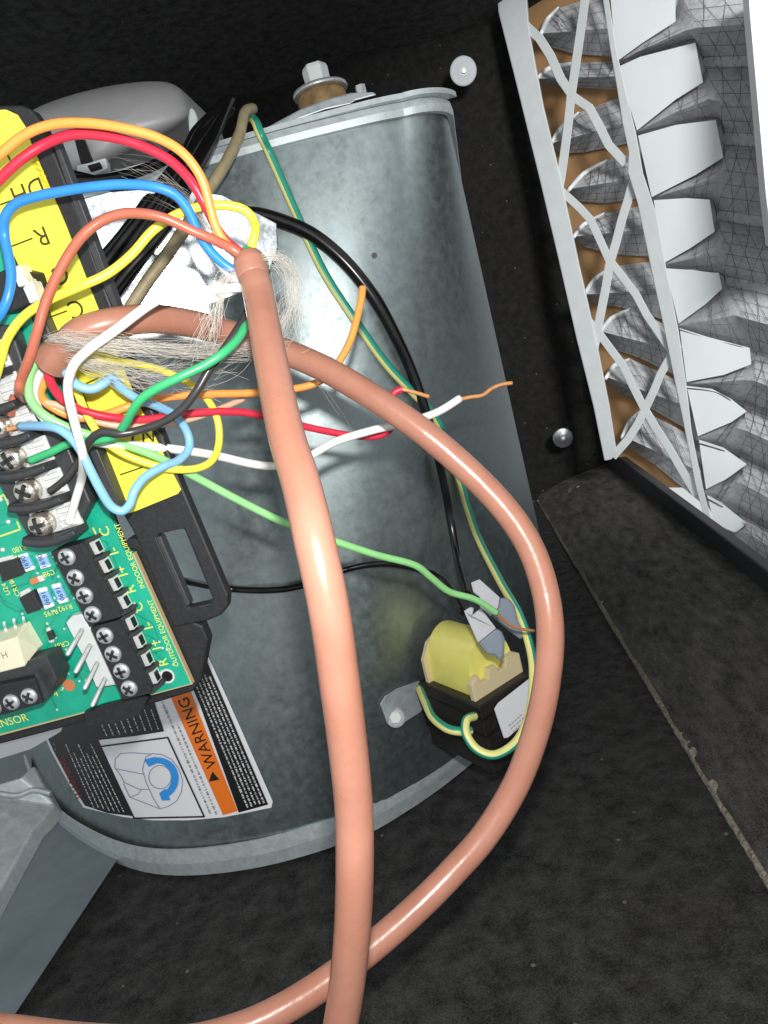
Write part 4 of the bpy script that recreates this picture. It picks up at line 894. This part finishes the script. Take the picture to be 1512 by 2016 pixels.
# wires lying on the housing
GW = .00165
gnd = thing('ground_wire', 'green and yellow striped ground wire running down the housing to the transformer', 'ground wire', P(900, 1100, .27))
def gstripe(k): return 1 if k in (10, 11, 12, 13) else 0
def groundwire(name, pts, tw=0, par=None, shift=0):
    mb = MB(); mb.tube([pt(p) for p in pts], GW, n=16, sub=8, stripe=lambda k: 1 if (k + shift) % 16 in (1, 2, 3, 4, 5) else 0, twist=tw, face=True); return build(name, mb, [W_GND, W_GNDY], par or gnd, fix=False)
groundwire('upper_run', [(478, 226, .30), (500, 236, .268), (512, 262, .262), (530, 300, 'h3'), (562, 372, 'h2.5'), (592, 440, 'h2.5'), (640, 540, 'h2.5'), (700, 632, 'h2.5'), (760, 716, 'h3'), (812, 772, 'h4'), (852, 815, 'h4'), (880, 872, 'h4'), (905, 945, 'h4'), (922, 1005, 'h8'), (944, 1065, 'h22'), (985, 1145, .292), (1022, 1210, .276), (1046, 1285, .268), (1050, 1350, .264), (1040, 1415, .263), (1015, 1462, .264), (975, 1486, .266), (940, 1476, .268), (918, 1446, .270), (918, 1418, .273), (934, 1410, .278)], -.9, shift=0)
groundwire('short_loop', [(826, 1356, .310), (838, 1384, .296), (852, 1412, .284), (880, 1434, .275), (908, 1440, .273), (926, 1438, .275)], .6, shift=2)
wire('power_lead', [(430, 428, 'h6'), (490, 421, 'h6'), (545, 432, 'h5'), (615, 462, 'h4.5'), (680, 516, 'h4.5'), (735, 585, 'h4.5'), (775, 655, 'h4.5'), (808, 725, 'h4.5'), (835, 800, 'h6'), (858, 880, 'h6'), (876, 960, 'h7'), (890, 1040, 'h10'), (903, 1110, 'h24'), (920, 1172, .276)], [.0026] * 6 + [.0024, .0022, .002, .0018, .0018, .0017, .0016, .0015], M_BLACKW, label='thick black lead curving down the housing into the upper transformer terminal', cat='electrical lead')
wire('signal_lead', [(300, 1130, .262), (360, 1143, .268), (440, 1158, 'h3'), (520, 1162, 'h3'), (590, 1154, 'h3'), (670, 1124, 'h4'), (745, 1110, 'h6'), (815, 1118, 'h9'), (870, 1142, 'h24'), (912, 1206, .270)], .0013, M_BLACKW, label='thin black lead running level across the housing towards the transformer', cat='electrical lead')
# black bundle
bl = [[(452, 192, .270), (420, 250, .262), (392, 300, .250), (352, 372, .240), (300, 446, .236), (235, 530, .234), (180, 600, .232)]]
offs = [(-30, 14), (-25, 4), (-20, 10), (-15, 2), (-10, 7), (-5, 0), (0, 6), (5, 2), (9, 8), (13, 4)]
ords = ['first', 'second', 'third', 'fourth', 'fifth', 'sixth', 'seventh', 'eighth', 'ninth', 'tenth']
for k, (ox, oy) in enumerate(offs):
    rnd = random.Random(40 + k); f = (.8, 1.0, 1.3, 1.6, 1.9, 2.0, 2.1)
    pts = [(x + ox * f[i] * (.45 if i == 0 else 1) + rnd.uniform(-4, 4), y + oy * .6 + rnd.uniform(-5, 5) + (9 * (k % 4) if i == 0 else 0), d + .0022 * (k % 2) - .0014 * (k % 3)) for i, (x, y, d) in enumerate(bl[0])]
    wire('motor_wire', pts, .00155, M_BLACKW, label='glossy black wire in the diagonal motor bundle, %s from its left side' % ords[k], cat='wire', group='black motor wires')
wire('sleeved_wire', [(498, 214, .275), (482, 222, .268), (472, 262, .262), (446, 318, .252), (412, 372, .245), (378, 428, .239), (330, 498, .236), (285, 560, .235), (240, 630, .234)], .0019, W_CREAM, label='dirty cream wire alongside the black motor bundle', cat='wire')
for k, pts in enumerate(([(110, 340, .236), (170, 352, .240), (240, 372, .243), (300, 392, .243)], [(112, 352, .234), (190, 356, .24), (280, 335, .247), (370, 290, .256)])):
    wire('motor_wire', pts, .0018, M_BLACKW, label=['slack black wire dropping from under the motor cover', 'black wire tucked along the lower edge of the motor cover'][k], cat='wire', group='black motor wires')

# ------------------------------------------------------------------ transformer
K0 = P(943, 1392, .280); Z0 = K0.z
KL = on_z(822, 1342, Z0); KR = on_z(1050, 1322, Z0)
tp_ = (KL - K0); tq = (KR - K0)
tf = thing('transformer', 'small transformer with yellow coil, black core and two grey terminal covers', 'transformer', K0 - Vector((0, 0, .04)))
p_, q_ = tp_.normalized(), tq.normalized(); lp, lq = min(tp_.length, .085), min(tq.length, .075)
UPZ = Vector((0, 0, 1))
def tbox(name, a0, a1, b0, b1, z0, z1, m, bevel=.0006, parent=tf):
    mb = MB(); c = K0 + p_ * (a0 + a1) / 2 * lp + q_ * (b0 + b1) / 2 * lq + UPZ * ((z0 + z1) / 2); mb.box(c, p_ * (a1 - a0) * lp, q_ * (b1 - b0) * lq, UPZ * (z1 - z0)); return build(name, mb, m, parent, bevel=bevel)
tbox('laminated_core', 0, 1, 0, 1, -.029, 0, M_CORE, .0008)
for z in (-.006, -.013, -.020): tbox('lamination_seam', -.012, 1.012, -.012, 1.012, z, z + .0007, M_BLKINK, 0)
# coil: arched yellow winding rising out of the core
mb = MB(); prof = [(.14, -.002), (.125, .003)] + [(.50 - .375 * math.cos(t), .007 + .0150 * math.sin(t)) for t in [math.pi * k / 22 for k in range(1, 22)]] + [(.875, .003), (.87, -.002)]
a = [K0 + q_ * x * lq + p_ * .17 * lp + UPZ * z for x, z in prof]; mb.prism(a, p_ * .68 * lp); mb.sm = [True] * len(mb.sm); coil = build('coil', mb, M_TAPE, tf)
for pg in coil.data.polygons: pg.use_smooth = abs(pg.normal.dot(p_)) < .9
sm_ = coil.modifiers.new('edges', 'EDGE_SPLIT'); sm_.split_angle = math.radians(50)
mb = MB(); a = [K0 + q_ * x * lq + p_ * .10 * lp + UPZ * z for x, z in ((.06, -.001), (.06, .007), (.14, .009), (.20, .009), (.22, .0055), (.34, .0055), (.37, .009), (.50, .009), (.53, .006), (.66, .006), (.69, .0095), (.86, .0095), (.94, .008), (.94, -.001))]
mb.prism(a, p_ * .07 * lp); build('bobbin_flange', mb, M_BOBBIN, tf, bevel=.0003)
mb = MB(); a = [K0 + q_ * x * lq + p_ * .85 * lp + UPZ * z for x, z in ((.06, -.001), (.06, .010), (.2, .0165), (.4, .019), (.72, .019), (.9, .014), (.94, -.001))]
mb.prism(a, p_ * .06 * lp); build('bobbin_flange', mb, M_BOBBIN, tf, bevel=.0003)
for lt, dk, d0, nm in (([(913, 1203), (927, 1194), (933, 1197), (930, 1211), (946, 1197), (977, 1237), (941, 1266)], [(941, 1266), (977, 1237), (988, 1244), (994, 1258), (992, 1292), (984, 1303), (974, 1290), (958, 1288)], .260, 'front'),
                   ([(927, 1147), (944, 1140), (984, 1176), (981, 1196), (966, 1214), (945, 1196), (944, 1175), (932, 1166)], [(984, 1176), (1002, 1178), (1013, 1192), (1020, 1222), (1034, 1246), (1026, 1260), (1010, 1248), (990, 1232), (968, 1214), (981, 1196)], .270, 'rear')):
    mb = MB(); mb.prism([P(x, y, d0) for x, y in lt], ray(950, 1200).normalized() * .007); bt = build('terminal_cover', mb, M_BOOTL, tf, bevel=.0003)
    mb = MB(); mb.prism([P(x, y, d0 + .0008) for x, y in dk], ray(950, 1200).normalized() * .007); build('cover_sleeve', mb, M_BOOTD, bt, bevel=.0008)
# sticker on the core's right face
fn = q_.cross(UPZ);
if fn.dot(CAM - K0) < 0: fn = -fn
so = K0 + fn * .0012
mb = MB(); mb.prism([on_plane(x, y, so, fn) for x, y in ((974, 1396), (982, 1384), (1046, 1334), (1060, 1330), (1060, 1400), (1000, 1452), (993, 1453))], -fn * .0004); stk = build('sticker', mb, M_PAPER, tf)
mb = MB()
for k in range(3):
    a, b = Vector((1002 + 4 * k, 1428 + 6 * k)), Vector((1030 + 3 * k, 1404 + 6 * k))
    for j in range(5):
        x0, x1 = a.lerp(b, j / 5), a.lerp(b, (j + .7) / 5); mb.add([on_plane(x, y, so + fn * .0003, fn) for x, y in ((x0.x, x0.y), (x1.x, x1.y), (x1.x, x1.y + 2.2), (x0.x, x0.y + 2.2))], [(0, 1, 2, 3)])
build('fine_print', mb, M_GREYTX, stk, fix=False)
mb = MB(); mb.prism([oh(x, y, .0015) for x, y in ((748, 1386), (758, 1370), (780, 1356), (826, 1340), (850, 1372), (828, 1402), (800, 1420), (784, 1432), (762, 1424))], ray(790, 1390).normalized() * .0012); fo = build('mounting_foot', mb, M_GALV2, tf, bevel=.0003)
sp_ = oh(779, 1413, .0022); sn = (CAM - sp_).normalized()
mb = MB(); mb.lathe(sp_, sn, [(.0042, -.001), (.0042, .0006), (.0030, .0008)], 20); scw = build('mounting_screw', mb, M_BOOTL, tf)
mb = MB(); mb.lathe(sp_, sn, [(.0029, .0006), (.0029, .0032), (.0024, .0036)], 6, smooth=False); build('hex_head', mb, M_WHITEPL, scw)
